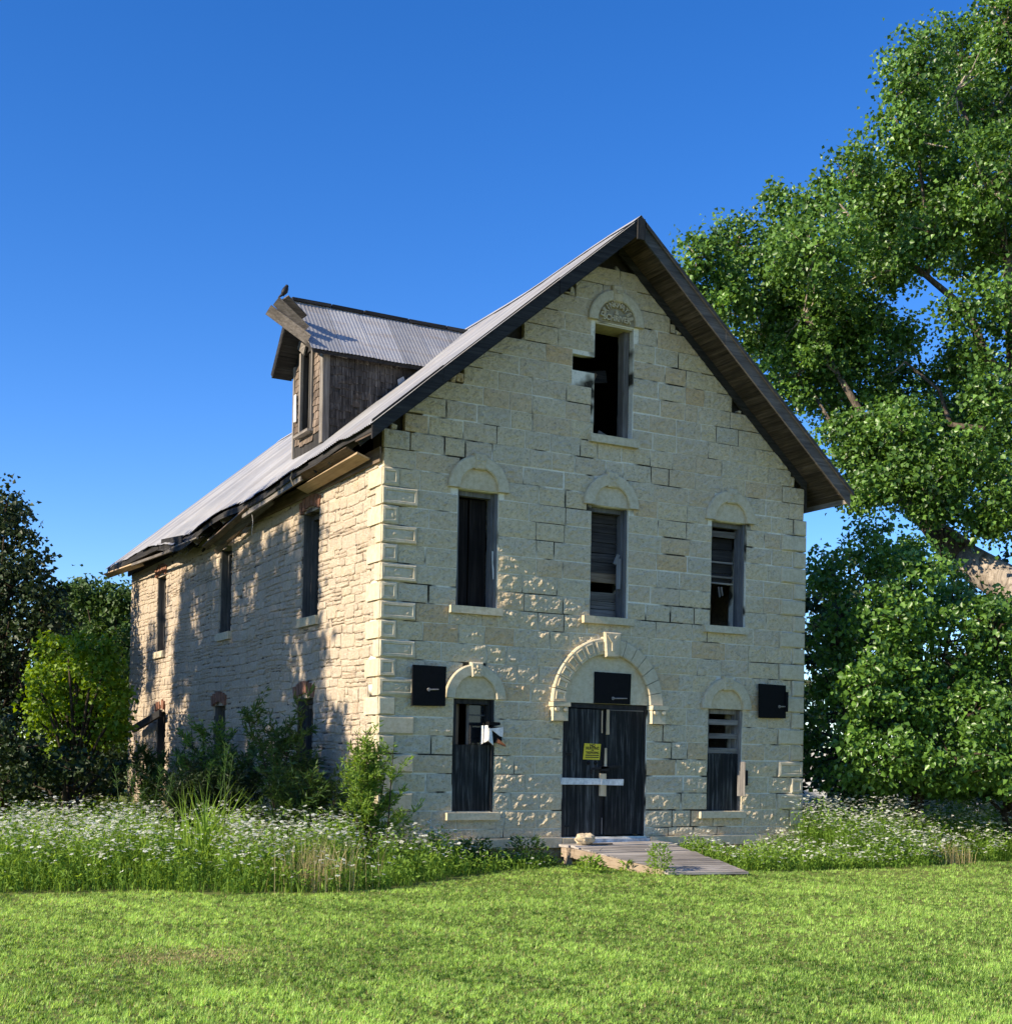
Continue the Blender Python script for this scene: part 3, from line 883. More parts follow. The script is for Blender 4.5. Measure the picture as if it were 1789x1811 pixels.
mb = MB(); mb.box(4.0, 4.69, 0.036, 0.044, 2.025, 2.043, 0.002); mb.build('worn_top_edge', W_grey['x'], dr)
mb = MB(); mb.box(3.855, 3.965, -0.005, 0.04, 0.65, 1.01, 0.004); mb.build('wooden_catch', W_pale, mill)
mb = MB(); mb.box(3.11, 3.86, -0.032, -0.008, 0.835, 0.935, 0.007); mb.box(3.858, 4.28, -0.030, -0.010, 0.828, 0.922, 0.006); mb.build('door_bar', M_white, mill)
mb = MB(); mb.beam((3.68, -0.02, 1.085), (4.24, -0.02, 1.135), 0.02, 0.035); mb.beam((3.685, -0.02, 1.07), (3.68, -0.02, 1.0), 0.02, 0.03, (1, 0, 0)); mb.box(3.85, 4.0, -0.03, 0.0, 1.05, 1.12); mb.build('door_latch', M_iron, mill)
for hz_ in (0.16, 1.30):
    mb = MB(); mb.box(3.20, 3.33, 0.036, 0.052, hz_, hz_ + 0.03, 0.003); mb.box(3.2, 3.225, 0.034, 0.053, hz_ - 0.05, hz_ + 0.06, 0.002); mb.build('hinge', M_iron, dl)
for q in (3.66, 3.79):
    mb = MB(); mb.tube([((q, 0.05, 1.18), 0.035), ((q, 0.035, 1.18), 0.03), ((q, 0.02, 1.175), 0.012)], 10); mb.build('door_knob', M_iron, dl)

# ---- black hatch boards
def hatch(x0, x1, z0, z1, y, rods):
    mb = MB(); mb.box(x0, x1, y, y + 0.03, z0, z1, 0.006); h = mb.build('hatch_board', M_black, mill)
    for (a, b, z) in rods:
        mb = MB(); mb.tube([((a, y - 0.012, z), 0.012), ((b, y - 0.012, z + 0.008), 0.009)], 6)
        ring = [((a + 0.022 * math.cos(t * math.pi / 4), y - 0.014, z + 0.022 * math.sin(t * math.pi / 4)), 0.006) for t in range(9)]
        mb.tube(ring, 5, False); mb.build('hatch_handle', M_steel, h)
hatch(0.48, 1.03, 1.985, 2.585, -0.11, [(0.74, 0.90, 2.225)])
hatch(3.70, 4.40, 2.135, 2.63, -0.02, [(4.05, 4.32, 2.22)])
hatch(6.985, 7.57, 2.0, 2.575, -0.09, [(7.42, 7.58, 2.20)])
mb = MB(); mb.box(7.545, 7.60, -0.12, -0.062, 2.12, 2.46, 0.004); mb.build('hatch_hinge', M_black, mill)

# ---- side wall
sw = MB()
def put_side(a, b, z, za, zb):
    x0, x1 = 0.012, 0.46
    sw.hexa([(x0, a, z), (x1, a, z), (x1, b, z), (x0, b, z), (x0, a, za), (x1, a, za), (x1, b, zb), (x0, b, zb)])
cells(sw, 0.47, Ln, -0.9, lambda y: 5.66, SIDE_OPEN, put_side)
side_wall = sw.build('side_wall', M_mortar2, mill)
stones = []
z = -0.5
while z < 5.55:
    h = random.choice((0.10, 0.14, 0.18, 0.22))
    y = 0.0
    lo = 0.20 if int((z - Z0) / PITCH_Z) % 2 else 0.50
    holes = [(o[0], o[1]) for o in SIDE_OPEN if o[2] < z + h - 0.02 and o[3] + (0.02) > z + 0.02]
    for s0, s1 in carve(lo if 0.1 < z < QTOP else 0.02, Ln, holes):
        y = s0
        while y < s1 - 0.05:
            w_ = random.uniform(0.18, 0.58)
            if s1 - y - w_ < 0.14: w_ = s1 - y
            hh = h
            if random.random() < 0.33 and w_ > 0.26:     # split stone
                stones.append((y, y + w_, z, z + h * 0.48)); stones.append((y, y + w_ * 0.6, z + h * 0.5, z + h)); stones.append((y + w_ * 0.6, y + w_, z + h * 0.5, z + h))
            else:
                stones.append((y, y + w_, z, z + hh))
            y += w_
    z += h
def rubble_stone(mb, y0, y1, z0, z1):
    g = random.choice((0.002, 0.004, 0.007))
    px_ = random.uniform(0.0, 0.012)
    def R8(i, x, j):
        P = []
        for (u, v) in ((0, 0.1), (0.1, 0), (0.9, 0), (1, 0.1), (1, 0.9), (0.9, 1), (0.1, 1), (0, 0.9)):
            yy = y0 + g + i + u * (y1 - y0 - 2*g - 2*i) + random.uniform(-j, j)
            zz = z0 + g + i + v * (z1 - z0 - 2*g - 2*i) + random.uniform(-j, j)
            P.append((x + random.uniform(-0.005, 0.005), yy, zz))
        return P
    def wz(y, z): return 0.10 * mnoise.noise(Vector((y * 0.55, z * 0.5, 8.0))) * min(1, max(0, (z + 0.4) * 2), max(0, (6.0 - z) * 2))
    dw = wz((y0 + y1) / 2, (z0 + z1) / 2)
    near_open = any(o[0] - 0.5 < (y0 + y1) / 2 < o[1] + 0.5 and o[2] - 0.35 < (z0 + z1) / 2 < o[3] + 0.35 for o in SIDE_OPEN)
    if not near_open: z0 += dw; z1 += dw
    A = R8(0, 0.05, 0.003); B = R8(0.003, 0.006 - px_ * 0.6, 0.005); D = R8(0.018, -px_, 0.009)
    for L1, L2 in ((A, B), (B, D)):
        for k in range(8): mb.quad(L1[(k+1) % 8], L1[k], L2[k], L2[(k+1) % 8])
    cpt = (-px_ - random.uniform(-0.006, 0.006), (y0 + y1) / 2 + random.uniform(-0.03, 0.03), (z0 + z1) / 2 + random.uniform(-0.02, 0.02))
    for k in range(8): mb.poly([D[(k+1) % 8], D[k], cpt])
cpos = Vector((-7.8, -18.07, 1.22))
def seen_area(s):
    m = Vector((0, (s[0] + s[1]) / 2, (s[2] + s[3]) / 2)) - cpos
    hid = 0.3 if (s[2] < 0.9) else 1.0
    return (s[1] - s[0]) * (s[3] - s[2]) / m.length_squared ** 1.5 * hid
stones.sort(key=lambda s: -seen_area(s))
for s in stones[:298]:
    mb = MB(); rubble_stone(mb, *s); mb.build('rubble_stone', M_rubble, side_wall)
mb = MB()
for s in stones[298:]: rubble_stone(mb, *s)
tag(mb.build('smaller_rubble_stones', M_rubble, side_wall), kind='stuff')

W_sash = wood_mat('dark_sash_reveal_shade', (0.05, 0.048, 0.046), (0.09, 0.085, 0.08), (0.14, 0.13, 0.12), axis='z')
# windows of the side wall with brick arches
def side_window(o, sash, sill_on=True, broken=False):
    y0, y1, z0, z1 = o
    mb = MB(); f = 0.07
    mb.box(0.16, 0.26, y0 + 0.003, y0 + f, z0 + 0.004, z1 - 0.004, 0.004); mb.box(0.16, 0.26, y1 - f, y1 - 0.003, z0 + 0.004, z1 - 0.004, 0.004)
    mb.box(0.165, 0.255, y0 + f + 0.002, y1 - f - 0.002, z1 - 0.09, z1 - 0.006, 0.004)
    mb.box(0.03, 0.158, y1 - 0.03, y1 - 0.004, z0 + 0.005, z1 - 0.005, 0.003)  # dark lining added over the far reveal, standing for its shade
    w = mb.build('window', W_sash, mill)
    n = 7
    for k in range(n):
        if broken and k in (0, 3): continue
        t = (k + 0.5) / n
        yc = y0 - 0.06 + (y1 - y0 + 0.12) * t
        zc = z1 + 0.10 * math.sin(math.pi * t) - 0.02
        an = (0.5 - t) * 0.7
        mb = MB()
        dz = 0.20 + (random.uniform(-0.04, 0.02) if broken else 0)
        b = 0.052
        P = []
        for (yy, zz) in ((-b, 0), (b, 0), (b * 1.12, dz), (-b * 1.12, dz)):
            P.append((yc + yy * math.cos(an) + zz * math.sin(-an) * 0.8, zc + yy * math.sin(an) * 0.3 + zz))
        x0_, x1_ = -0.035 + random.uniform(-0.012, 0.006), 0.14
        mb.hexa([(x0_, P[0][0], P[0][1]), (x1_, P[0][0], P[0][1]), (x1_, P[1][0], P[1][1]), (x0_, P[1][0], P[1][1]), (x0_, P[3][0], P[3][1]), (x1_, P[3][0], P[3][1]), (x1_, P[2][0], P[2][1]), (x0_, P[2][0], P[2][1])])
        mb.build('brick', M_brick, w)
    if sill_on:
        mb = MB(); mb.box(-0.06, 0.15, y0 - 0.06, y1 + 0.06, z0 - 0.15, z0 - 0.002, 0.005); mb.build('window_sill', M_smooth, w)
    for (a, b, c, d) in sash:
        mb = MB(); mb.box(0.2, 0.225, y0 + f + a * (y1 - y0 - 2*f), y0 + f + b * (y1 - y0 - 2*f), z0 + c * (z1 - z0), z0 + d * (z1 - z0), 0.003); mb.build('glazing_bar', W_grey['z'], w)
    return w
side_window(SIDE_OPEN[0], [])
side_window(SIDE_OPEN[1], [(0.46, 0.54, 0, 0.94), (0, 1, 0.5, 0.54), (0, 1, 0.74, 0.755), (0, 1, 0.26, 0.275)], broken=True)
side_window(SIDE_OPEN[2], [(0.46, 0.54, 0, 0.94), (0, 1, 0.5, 0.53), (0, 1, 0.75, 0.765)])
side_window(SIDE_OPEN[3], [(0, 1, 0.90, 0.94)])
side_window(SIDE_OPEN[4], [(0, 1, 0.5, 0.53)])
w = side_window(SIDE_OPEN[5], [], broken=True)
mb = MB(); mb.beam((-0.16, 11.85, 2.10), (-0.22, 14.15, 1.76), 0.06, 0.16, (0, 0, 1), 0.01); mb.build('fallen_board', W_dark['y'], w)

# ---- other walls and floors (they close the shell and keep the inside dark)
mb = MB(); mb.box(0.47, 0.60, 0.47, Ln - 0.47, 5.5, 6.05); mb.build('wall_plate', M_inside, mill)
mb = MB(); mb.box(Wd - 0.46, Wd - 0.001, 0.462, Ln - 0.462, -0.9, 6.1); mb.build('side_wall', M_rubble, mill)
mb = MB()
y0, y1 = Ln - 0.46, Ln
A = [(0.02, y0, -0.9), (Wd, y0, -0.9), (Wd, y0, rtop(Wd) - 0.16), (4, y0, ZR - 0.16), (0.02, y0, rtop(0) - 0.16)]
B = [(x, y1, z) for x, _, z in A]
mb.poly(A); mb.poly(B[::-1])
for k in range(5): mb.quad(A[(k+1) % 5], A[k], B[k], B[(k+1) % 5])
mb.build('rear_wall', M_rubble, mill)
for z_ in (-0.12, 2.85, 5.85):
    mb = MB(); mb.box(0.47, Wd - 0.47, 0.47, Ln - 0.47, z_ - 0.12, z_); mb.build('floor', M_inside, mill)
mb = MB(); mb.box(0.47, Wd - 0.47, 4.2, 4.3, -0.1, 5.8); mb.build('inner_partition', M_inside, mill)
# ------------------------------------------------------------------ roof of the mill
def drop(y):
    """behind the gable wall, which props it, the whole roof has settled a little"""
    q = max(0.0, min(1.0, (y + 0.2) / 3.6))
    return 0.13 * q * q * (3 - 2 * q)
def sag(x, y):
    """the left eave has dropped where the boards rotted; a gentle wave elsewhere"""
    t = max(0.0, min(1.0, (1.9 - x) / 2.4))
    s = 0.30 * math.exp(-((y - 9.3) / 1.5) ** 2) + 0.10 * math.exp(-((y - 5.2) / 1.6) ** 2) + 0.035 * mnoise.noise(Vector((x * 0.7, y * 0.9, 2.0)))
    return s * t * t + drop(y)
XE = -EA
mb = MB()
ysl = [-0.60 + k * (Ln + OB + 0.55) / 30 for k in range(31)]
xsl = [XE + 0.03, -0.1, 0.5, 1.2, 2.0, 3.0, 4.0]
def slab(mb, xs_, dz0, dz1, sagf):
    top = [[(x, y, rtop(x) - dz0 - sagf(x, y)) for x in xs_] for y in ysl]
    bot = [[(x, y, rtop(x) - dz1 - sagf(x, y)) for x in xs_] for y in ysl]
    nx, ny = len(xs_), len(ysl)
    for j in range(ny - 1):
        for i in range(nx - 1):
            mb.quad(top[j][i], top[j][i+1], top[j+1][i+1], top[j+1][i]); mb.quad(bot[j+1][i], bot[j+1][i+1], bot[j][i+1], bot[j][i])
        mb.quad(top[j+1][0], bot[j+1][0], bot[j][0], top[j][0]); mb.quad(top[j][-1], bot[j][-1], bot[j+1][-1], top[j+1][-1])
    for i in range(nx - 1):
        mb.quad(bot[0][i], bot[0][i+1], top[0][i+1], top[0][i]); mb.quad(top[-1][i], top[-1][i+1], bot[-1][i+1], bot[-1][i])
slab(mb, xsl, 0.045, 0.14, sag)
slab(mb, [4.0, 5.5, 7.0, Wd + EA - 0.02], 0.045, 0.14, lambda x, y: drop(y) * max(0, (8 - x) / 4))
roof = mb.build('roof', W_dark['y'], mill)

def corrugated(mb, n_corr, n_len, f, amp=0.008):
    """f(u, v) -> (point, normal); u across the sheet, v along it"""
    nu = n_corr * 4
    i0 = len(mb.v)
    for k in range(n_len + 1):
        for i in range(nu + 1):
            p, n = f(i / nu, k / n_len)
            a = amp * math.sin(2 * math.pi * i / 4)
            mb.v.append((p[0] + n[0] * a, p[1] + n[1] * a, p[2] + n[2] * a))
    for k in range(n_len):
        for i in range(nu):
            a = i0 + k * (nu + 1) + i
            mb.f.append((a, a + 1, a + nu + 2, a + nu + 1)); mb.m.append(0)
cs = 1 / math.sqrt(1 + SL * SL)
NL = (-SL * cs, 0, cs)
y = -OF - 0.015
k = 0
while y < Ln + OB:
    w_ = 0.66
    lift = 0.006 * (k % 2) + random.uniform(0, 0.004)
    e_off = random.uniform(-0.03, 0.04)
    torn = 0.22 if 8.2 < y < 9.8 else 0.0
    lo_x = XE - 0.02 + e_off + torn
    def f(u, v, y=y, lift=lift, lo_x=lo_x, k=k):
        x = lo_x + (4.0 - lo_x) * v
        yy = y + u * (w_ + 0.03)
        curl = 0.05 * max(0, mnoise.noise(Vector((yy * 1.7, 1.3, 0)))) * max(0, 1 - v * 7)
        return (x, yy, rtop(x) - 0.012 + lift - sag(x, yy) * (0.8 if v < 0.1 else 1) - curl), NL
    mb = MB(); corrugated(mb, 9, 10, f)
    mb.build('roof_sheet', M_metal, roof, smooth=True)
    y += w_; k += 1
mb = MB()
def fr(u, v): 
    x = 4.0 + (EA + 0.03) / 1 * 0 + v * (Wd + EA + 0.03 - 4.0)
    return (x, -OF - 0.02 + u * (Ln + OB + OF + 0.04), rtop(x) - 0.012 - drop(-OF - 0.02 + u * (Ln + OB + OF + 0.04)) * max(0, (8 - x) / 4)), (SL * cs, 0, cs)
corrugated(mb, 120, 4, fr)
mb.build('roof_sheet', M_metal, roof, smooth=True)
mb = MB()
yr = [-OF - 0.02 + (Ln + OB + OF) * k / 24 for k in range(25)]
for ya_, yb_ in zip(yr, yr[1:]):
    da, db = drop(ya_), drop(yb_)
    mb.quad((3.86, ya_, ZR - 0.095 - da), (4.0, ya_, ZR + 0.03 - da), (4.0, yb_, ZR + 0.03 - db), (3.86, yb_, ZR - 0.095 - db))
    mb.quad((4.0, ya_, ZR + 0.03 - da), (4.14, ya_, ZR - 0.095 - da), (4.14, yb_, ZR - 0.095 - db), (4.0, yb_, ZR + 0.03 - db))
mb.build('ridge_cap', M_metal, roof)

# rake boards along the front edge
def rake(xa, xb, off, h, y, t, mat, drop=0.0, name='rake_board', j=0.004):
    mb = MB()
    P = []
    for yy in (y, y + t):
        pass
    za, zb = rtop(xa) - off, rtop(xb) - off - drop
    p = [(xa, y, za - h), (xb, y, zb - h), (xb, y + t, zb - h), (xa, y + t, za - h), (xa, y, za), (xb, y, zb), (xb, y + t, zb), (xa, y + t, za)]
    p = [tuple(c + random.uniform(-j, j) for c in q) for q in p]
    mb.hexa(p)
    return mb.build(name, mat, roof)
rake(-EA, 0.62, -0.03, 0.28, -OF, 0.035, W_dark['x'])
rake(0.625, 2.55, -0.025, 0.28, -OF + 0.006, 0.035, W_dark['x'])
rake(2.555, 3.998, -0.015, 0.27, -OF - 0.004, 0.035, W_dark['x'])
rake(4.002, 5.7, 0.03, 0.25, -OF, 0.035, W_rake)
rake(5.704, 8.44, 0.032, 0.25, -OF - 0.002, 0.035, W_rake)
rake(4.1, 8.49, -0.005, 0.06, -OF - 0.04, 0.035, W_rake, name='rake_trim')
mb = MB(); mb.box(3.93, 4.07, -OF - 0.035, -OF - 0.008, ZR - 0.36, ZR - 0.03, 0.003); mb.build('apex_block', W_dark['z'], roof)
# inner board against the wall under the right slope
rake(0.3, 3.97, 0.17, 0.16, -0.03, 0.05, W_dark['x'], name='wall_board')
rake(4.03, 8.02, 0.17, 0.16, -0.03, 0.05, W_dark['x'], name='wall_board')

# sheathing boards seen from below along both rakes
def soffit(side):
    s = 0.02
    Ls = (4 + EA) / cs
    while s < Ls - 0.08:
        w_ = random.uniform(0.13, 0.19)
        d0, d1 = s, min(s + w_ - random.uniform(0.006, 0.02), Ls - 0.03)
        mid = (d0 + d1) / 2 * cs
        full = mid > 4.0
        ya, yb = -OF + 0.045, (Ln + OB - 0.05 if full and side > 0 else 0.012)
        ya += random.uniform(-0.004, 0.02)
        mb = MB()
        xa, xb = 4 + side * d0 * cs, 4 + side * d1 * cs
        da = 0.142 + random.uniform(0, 0.012); db = 0.142 + random.uniform(0, 0.012)
        t = 0.022
        sg = (lambda x, y: sag(x, y)) if side < 0 else (lambda x, y: 0)
        P = []
        for dz in (t, 0):
            q = [(xa, ya, rtop(xa) - da - dz - sg(xa, ya)), (xb, ya, rtop(xb) - db - dz - sg(xb, ya)), (xb, yb, rtop(xb) - db - dz - sg(xb, yb)), (xa, yb, rtop(xa) - da - dz - sg(xa, yb))]
            if side < 0: q = [q[1], q[0], q[3], q[2]]
            P += q
        mb.hexa(P)
        mat = W_soffit
        mb.build('soffit_board', mat, roof)
        s += w_
soffit(1); soffit(-1)
# right eave board and its end
mb = MB(); mb.box(Wd + EA - 0.035, Wd + EA - 0.008, -OF + 0.04, Ln + OB, rtop(Wd + EA) - 0.20, rtop(Wd + EA) - 0.05); mb.build('eave_board', W_grey['y'], roof)
# flat board under the right eave, wall to tip
mb = MB(); mb.hexa([(Wd + 0.0, -0.02, 5.62), (Wd + 0.04, -0.02, 5.62), (Wd + 0.04, Ln, 5.62), (Wd + 0.0, Ln, 5.62), (Wd + 0.0, -0.02, 6.05), (Wd + 0.04, -0.02, 6.05), (Wd + 0.04, Ln, 6.05), (Wd + 0.0, Ln, 6.05)]); mb.build('frieze_board', W_dark['y'], roof)

# left eave: rafter tails, frieze, broken and hanging boards
yy = 0.1
while yy < Ln + 0.3:
    mb = MB()
    a = Vector((0.35, yy, rtop(0.35) - 0.22 - sag(0.35, yy))); b = Vector((XE + 0.10, yy, rtop(XE + 0.10) - 0.21 - sag(XE + 0.1, yy)))
    mb.beam(a, b, 0.06, 0.13, (0, 0, 1), 0.006); mb.build('rafter_tail', W_grey['x'] if random.random() < 0.5 else W_dark['x'], roof)
    yy += 0.61
def eb(a, b, w_, h_, mat, up=(1, 0, 0.3)):
    mb = MB()
    a, b = Vector(a), Vector(b)
    n = 5
    for q in range(n):   # bent in short pieces so that the board can sag
        pass
    mb.beam(a, b, w_, h_, up, 0.008); return mb.build('eave_board', mat, roof)
mb = MB(); mb.beam((-0.035, 0.05, 5.66), (-0.035, 6.4, 5.60), 0.03, 0.22, (0, 0, 1), 0.004); mb.build('frieze_board', W_brown['y'], roof)
mb = MB(); mb.beam((-0.035, 10.6, 5.72), (-0.035, Ln + 0.2, 5.70), 0.03, 0.20, (0, 0, 1), 0.004); mb.build('frieze_board', W_dark['y'], roof)
eb((-0.20, 0.30, 5.66), (-0.19, 2.9, 5.58), 0.20, 0.028, W_tan, (0.35, 0, 1))
eb((-0.33, 0.45, 5.76), (-0.36, 3.3, 5.70), 0.17, 0.03, W_brown['y'], (0.5, 0, 1))
eb((-0.40, 2.4, 5.70), (-0.40, 5.4, 5.53), 0.03, 0.13, W_grey['y'], (0, 0, 1))
eb((-0.30, 4.2, 5.62), (-0.27, 7.6, 5.30), 0.16, 0.035, W_grey['y'], (0.6, 0, 1))
eb((-0.40, 5.0, 5.60), (-0.36, 7.9, 5.28), 0.12, 0.04, W_brown['y'], (0.3, 0, 1))
eb((-0.22, 5.6, 5.52), (-0.12, 8.0, 5.22), 0.12, 0.03, W_brown['y'], (0.9, 0, 1))
eb((-0.42, 9.4, 5.62), (-0.44, 11.0, 5.74), 0.03, 0.20, W_dark['y'], (0, 0, 1))
eb((-0.42, 10.2, 5.50), (-0.46, 13.6, 5.60), 0.05, 0.05, W_grey['y'], (0, 0, 1))
eb((-0.44, 8.2, 5.50), (-0.42, 10.6, 5.56), 0.035, 0.035, W_grey['y'], (0, 0, 1))
eb((-0.44, 11.2, 5.72), (-0.46, Ln + 0.55, 5.74), 0.03, 0.14, W_dark['y'], (0, 0, 1))
eb((-0.40, 13.0, 5.56), (-0.45, Ln + 0.75, 5.64), 0.16, 0.03, W_tan, (0.5, 0, 1))
# torn deck boards and rubble in the hole of the eave
for q in range(9):
    yq = 8.1 + 0.2 * q + random.uniform(-0.06, 0.06)
    mb = MB()
    x0_ = 0.5
    mb.beam((x0_, yq, rtop(x0_) - 0.2 - sag(x0_, yq)), (random.uniform(-0.42, -0.1), yq + random.uniform(-0.2, 0.2), 5.55 + random.uniform(-0.2, 0.05)), 0.10, 0.022, (0, 0, 1), 0.012)
    mb.build('torn_deck_board', W_dark['x'] if q % 3 else W_grey['x'], roof)
for q, (yq, zq, s_) in enumerate(((7.3, 5.28, 0.2), (7.6, 5.45, 0.14), (7.05, 5.40, 0.12), (6.7, 5.42, 0.16))):
    mb = MB(); mb.box(-0.10, 0.06, yq, yq + s_ * 2, zq, zq + s_, 0.03); mb.build('loose_stone', M_rubble, side_wall)
mb = MB(); mb.tube([((-0.38, 4.95, 5.5), 0.008), ((-0.36, 4.95, 5.35), 0.007), ((-0.37, 4.97, 5.12), 0.006)], 5); mb.build('hanging_wire', M_steel, roof)
mb = MB(); mb.tube([((-0.43, 2.75, 5.83), 0.012), ((-0.46, 2.73, 5.72), 0.012), ((-0.42, 2.7, 5.6), 0.01)], 5); mb.build('hanging_strip', W_pale, roof)

# ------------------------------------------------------------------ dormer on the left slope
XD, YC, YA, YB = 0.60, 4.84, 4.09, 5.58
ZE, ZD = 8.34, 9.385
mb = MB()
WO = (4.64, 5.16, 7.06, 8.52)       # window opening y0,y1,z0,z1
def put_d(a, b, z, za, zb):
    x0, x1 = XD, XD + 0.10
    mb.hexa([(x0, a, z), (x1, a, z), (x1, b, z), (x0, b, z), (x0, a, za), (x1, a, za), (x1, b, zb), (x0, b, zb)])
def dtop(y): return ZD - 0.10 - 1.161 * abs(y - YC)
us = [YA, WO[0], YC, WO[1], YB]
for a, b in zip(us, us[1:]):
    m = (a + b) / 2
    if WO[0] < m < WO[1]:
        put_d(a, b, 6.6, WO[2], WO[2]); put_d(a, b, WO[3], dtop(a), dtop(b))
    else: put_d(a, b, 6.6, dtop(a), dtop(b))
for y0_, y1_ in ((YA, YA + 0.08), (YB - 0.08, YB)):
    xb_ = 2.7
    mb.hexa([(XD + 0.10, y0_, 6.75), (xb_, y0_, 8.1), (xb_, y1_, 8.1), (XD + 0.10, y1_, 6.75), (XD + 0.10, y0_, 8.40), (xb_, y0_, 8.40), (xb_, y1_, 8.40), (XD + 0.10, y1_, 8.40)])
dormer = mb.build('dormer', W_dark['z'], mill)
mb = MB(); mb.box(XD + 0.9, XD + 0.95, YA + 0.09, YB - 0.09, 7.3, 8.35); mb.build('inner_board', M_inside, dormer)

def shingle_front(y0_, y1_, z0_, z1_):
    z = z0_; r = 0
    while z < z1_ - 0.03:
        y = y0_ - (0.05 if r % 2 else 0)
        while y < y1_ - 0.01:
            w_ = random.uniform(0.08, 0.15)
            a, b = max(y, y0_), min(y + w_ - 0.006, y1_)
            if b - a > 0.03 and random.random() > 0.05:
                zt = min(z + 0.20, z1_); jz = random.uniform(-0.02, 0.015); out_ = random.uniform(0.018, 0.03)
                mb = MB()
                mb.hexa([(XD - out_, a, z + jz), (XD - out_ + 0.012, a, z + jz), (XD - out_ + 0.012, b, z + jz), (XD - out_, b, z + jz), (XD - 0.004, a, zt), (XD + 0.004, a, zt), (XD + 0.004, b, zt), (XD - 0.004, b, zt)])
                mb.build('shingle', W_shingle2, dormer)
            y += w_
        z += 0.125; r += 1
shingle_front(YA + 0.11, WO[0] - 0.085, 6.95, 8.4)
shingle_front(WO[1] + 0.085, YB - 0.05, 6.9, 8.4)
shingle_front(WO[0] - 0.08, WO[1] + 0.08, 6.86, 7.0)
# cheek facing the camera side
z = 6.92; r = 0
while z < 8.33:
    x = XD + 0.10
    xe = 4 - (ZR - z - 0.2) / SL + 0.12
    x -= 0.05 if r % 2 else 0
    while x < min(xe, 2.6):
        w_ = random.uniform(0.08, 0.16)
        a, b = max(x, XD + 0.10), x + w_ - 0.008
        if b - a > 0.03 and random.random() > 0.07:
            o_ = random.uniform(0.016, 0.034); jz = random.uniform(-0.025, 0.02); tw = random.uniform(-0.012, 0.012) * (3 if random.random() < 0.12 else 1)
            zt = min(z + 0.2, 8.36)
            mb = MB()
            mb.hexa([(a, YA - o_, z + jz - tw), (b, YA - o_, z + jz + tw), (b, YA - o_ + 0.012, z + jz + tw), (a, YA - o_ + 0.012, z + jz - tw), (a, YA - 0.008, zt), (b, YA - 0.008, zt), (b, YA - 0.001, zt), (a, YA - 0.001, zt)])
            mb.build('shingle', W_shingle, dormer)
        x += w_
    z += 0.13; r += 1
# corner boards, casing, sill and sash bar
for args in ((XD - 0.035, XD + 0.09, YA - 0.035, YA + 0.0, 6.72, 8.36), (XD - 0.04, XD - 0.002, YA + 0.002, YA + 0.105, 6.72, 8.42), (XD - 0.038, XD - 0.002, YB - 0.045, YB + 0.02, 6.7, 8.4)):
    mb = MB(); mb.box(*args, 0.004); mb.build('corner_board', W_grey['z'], dormer)
for args in ((XD - 0.05, XD + 0.1, WO[0] - 0.075, WO[0] - 0.004, 6.98, 8.56), (XD - 0.05, XD + 0.1, WO[1] + 0.004, WO[1] + 0.075, 6.98, 8.56)):
    mb = MB(); mb.box(*args, 0.004); mb.build('window_casing', W_grey['z'], dormer)
mb = MB(); mb.box(XD - 0.13, XD + 0.08, WO[0] - 0.10, WO[1] + 0.10, 7.0, 7.05, 0.006); mb.build('window_sill', W_grey['y'], dormer)
mb = MB(); mb.box(XD + 0.03, XD + 0.06, 4.90, 4.93, 7.06, 8.5, 0.004); mb.build('glazing_bar', W_grey['z'], dormer)
mb = MB(); mb.box(XD - 0.06, XD - 0.045, YB - 0.22, YB - 0.12, 7.35, 7.85, 0.004); mb.build('pale_patch_board', M_white, dormer)
mb = MB(); mb.beam((XD - 0.06, 4.2, 8.36), (XD - 0.06, 5.1, 8.98), 0.03, 0.13, (0, 0, 1), 0.004); mb.build('fallen_trim', W_grey['y'], dormer)
mb = MB(); mb.beam((XD - 0.05, 4.95, 8.55), (XD - 0.05, 5.3, 8.75), 0.03, 0.16, (0, 0, 1), 0.004); mb.build('fallen_trim', W_grey['y'], dormer)

W_gboard = wood_mat('grey_brown_board', (0.07, 0.06, 0.05), (0.14, 0.12, 0.10), (0.22, 0.19, 0.165), axis='x')
# dormer roof: deck, sheets, ridge, far rake, the boards swung out at the peak
XF = 0.30
def dz(y): return ZD - 1.161 * abs(y - YC)
mb = MB()
for sgn in (-1, 1):
    ye = YC + sgn * 0.90
    P = []
    for off in (0.11, 0.035):
        q = [(XF + 0.02, YC, ZD - off), (3.75, YC, ZD - off), (3.75, ye, dz(ye) - off), (XF + 0.02, ye, dz(ye) - off)]
        if sgn > 0: q = q
        else: q = [q[3], q[2], q[1], q[0]]
        P += q
    P = [P[3], P[2], P[1], P[0], P[7], P[6], P[5], P[4]] if sgn > 0 else [P[3], P[2], P[1], P[0], P[7], P[6], P[5], P[4]]
    mb.hexa(P)
mb.build('dormer_roof_deck', W_dark['y'], dormer)
c2 = 1 / math.sqrt(1 + 1.161 ** 2)
x = XF - 0.02; k = 0
while x < 3.7:
    w_ = 0.60
    skew = random.uniform(-0.006, 0.006)
    def f(u, v, x=x, k=k, skew=skew):
        y = YC - 0.93 * v
        xx = x + u * (w_ + 0.025) + skew * v + 0.10 * v * 0
        return (xx, y, ZD - 1.161 * (0.93 * v) - 0.012 + 0.007 * (k % 2) + 0.004 * mnoise.noise(Vector((xx * 3, v * 3, 0)))), (0, -1.161 * c2, c2)
    mb = MB(); corrugated(mb, 9, 3, f, 0.005); mb.build('roof_sheet', M_metal, dormer, smooth=True)
    x += w_; k += 1
mb = MB()
def f2(u, v): return (XF - 0.02 + u * 3.4, YC + 0.92 * v, ZD - 1.161 * 0.92 * v - 0.012), (0, 1.161 * c2, c2)
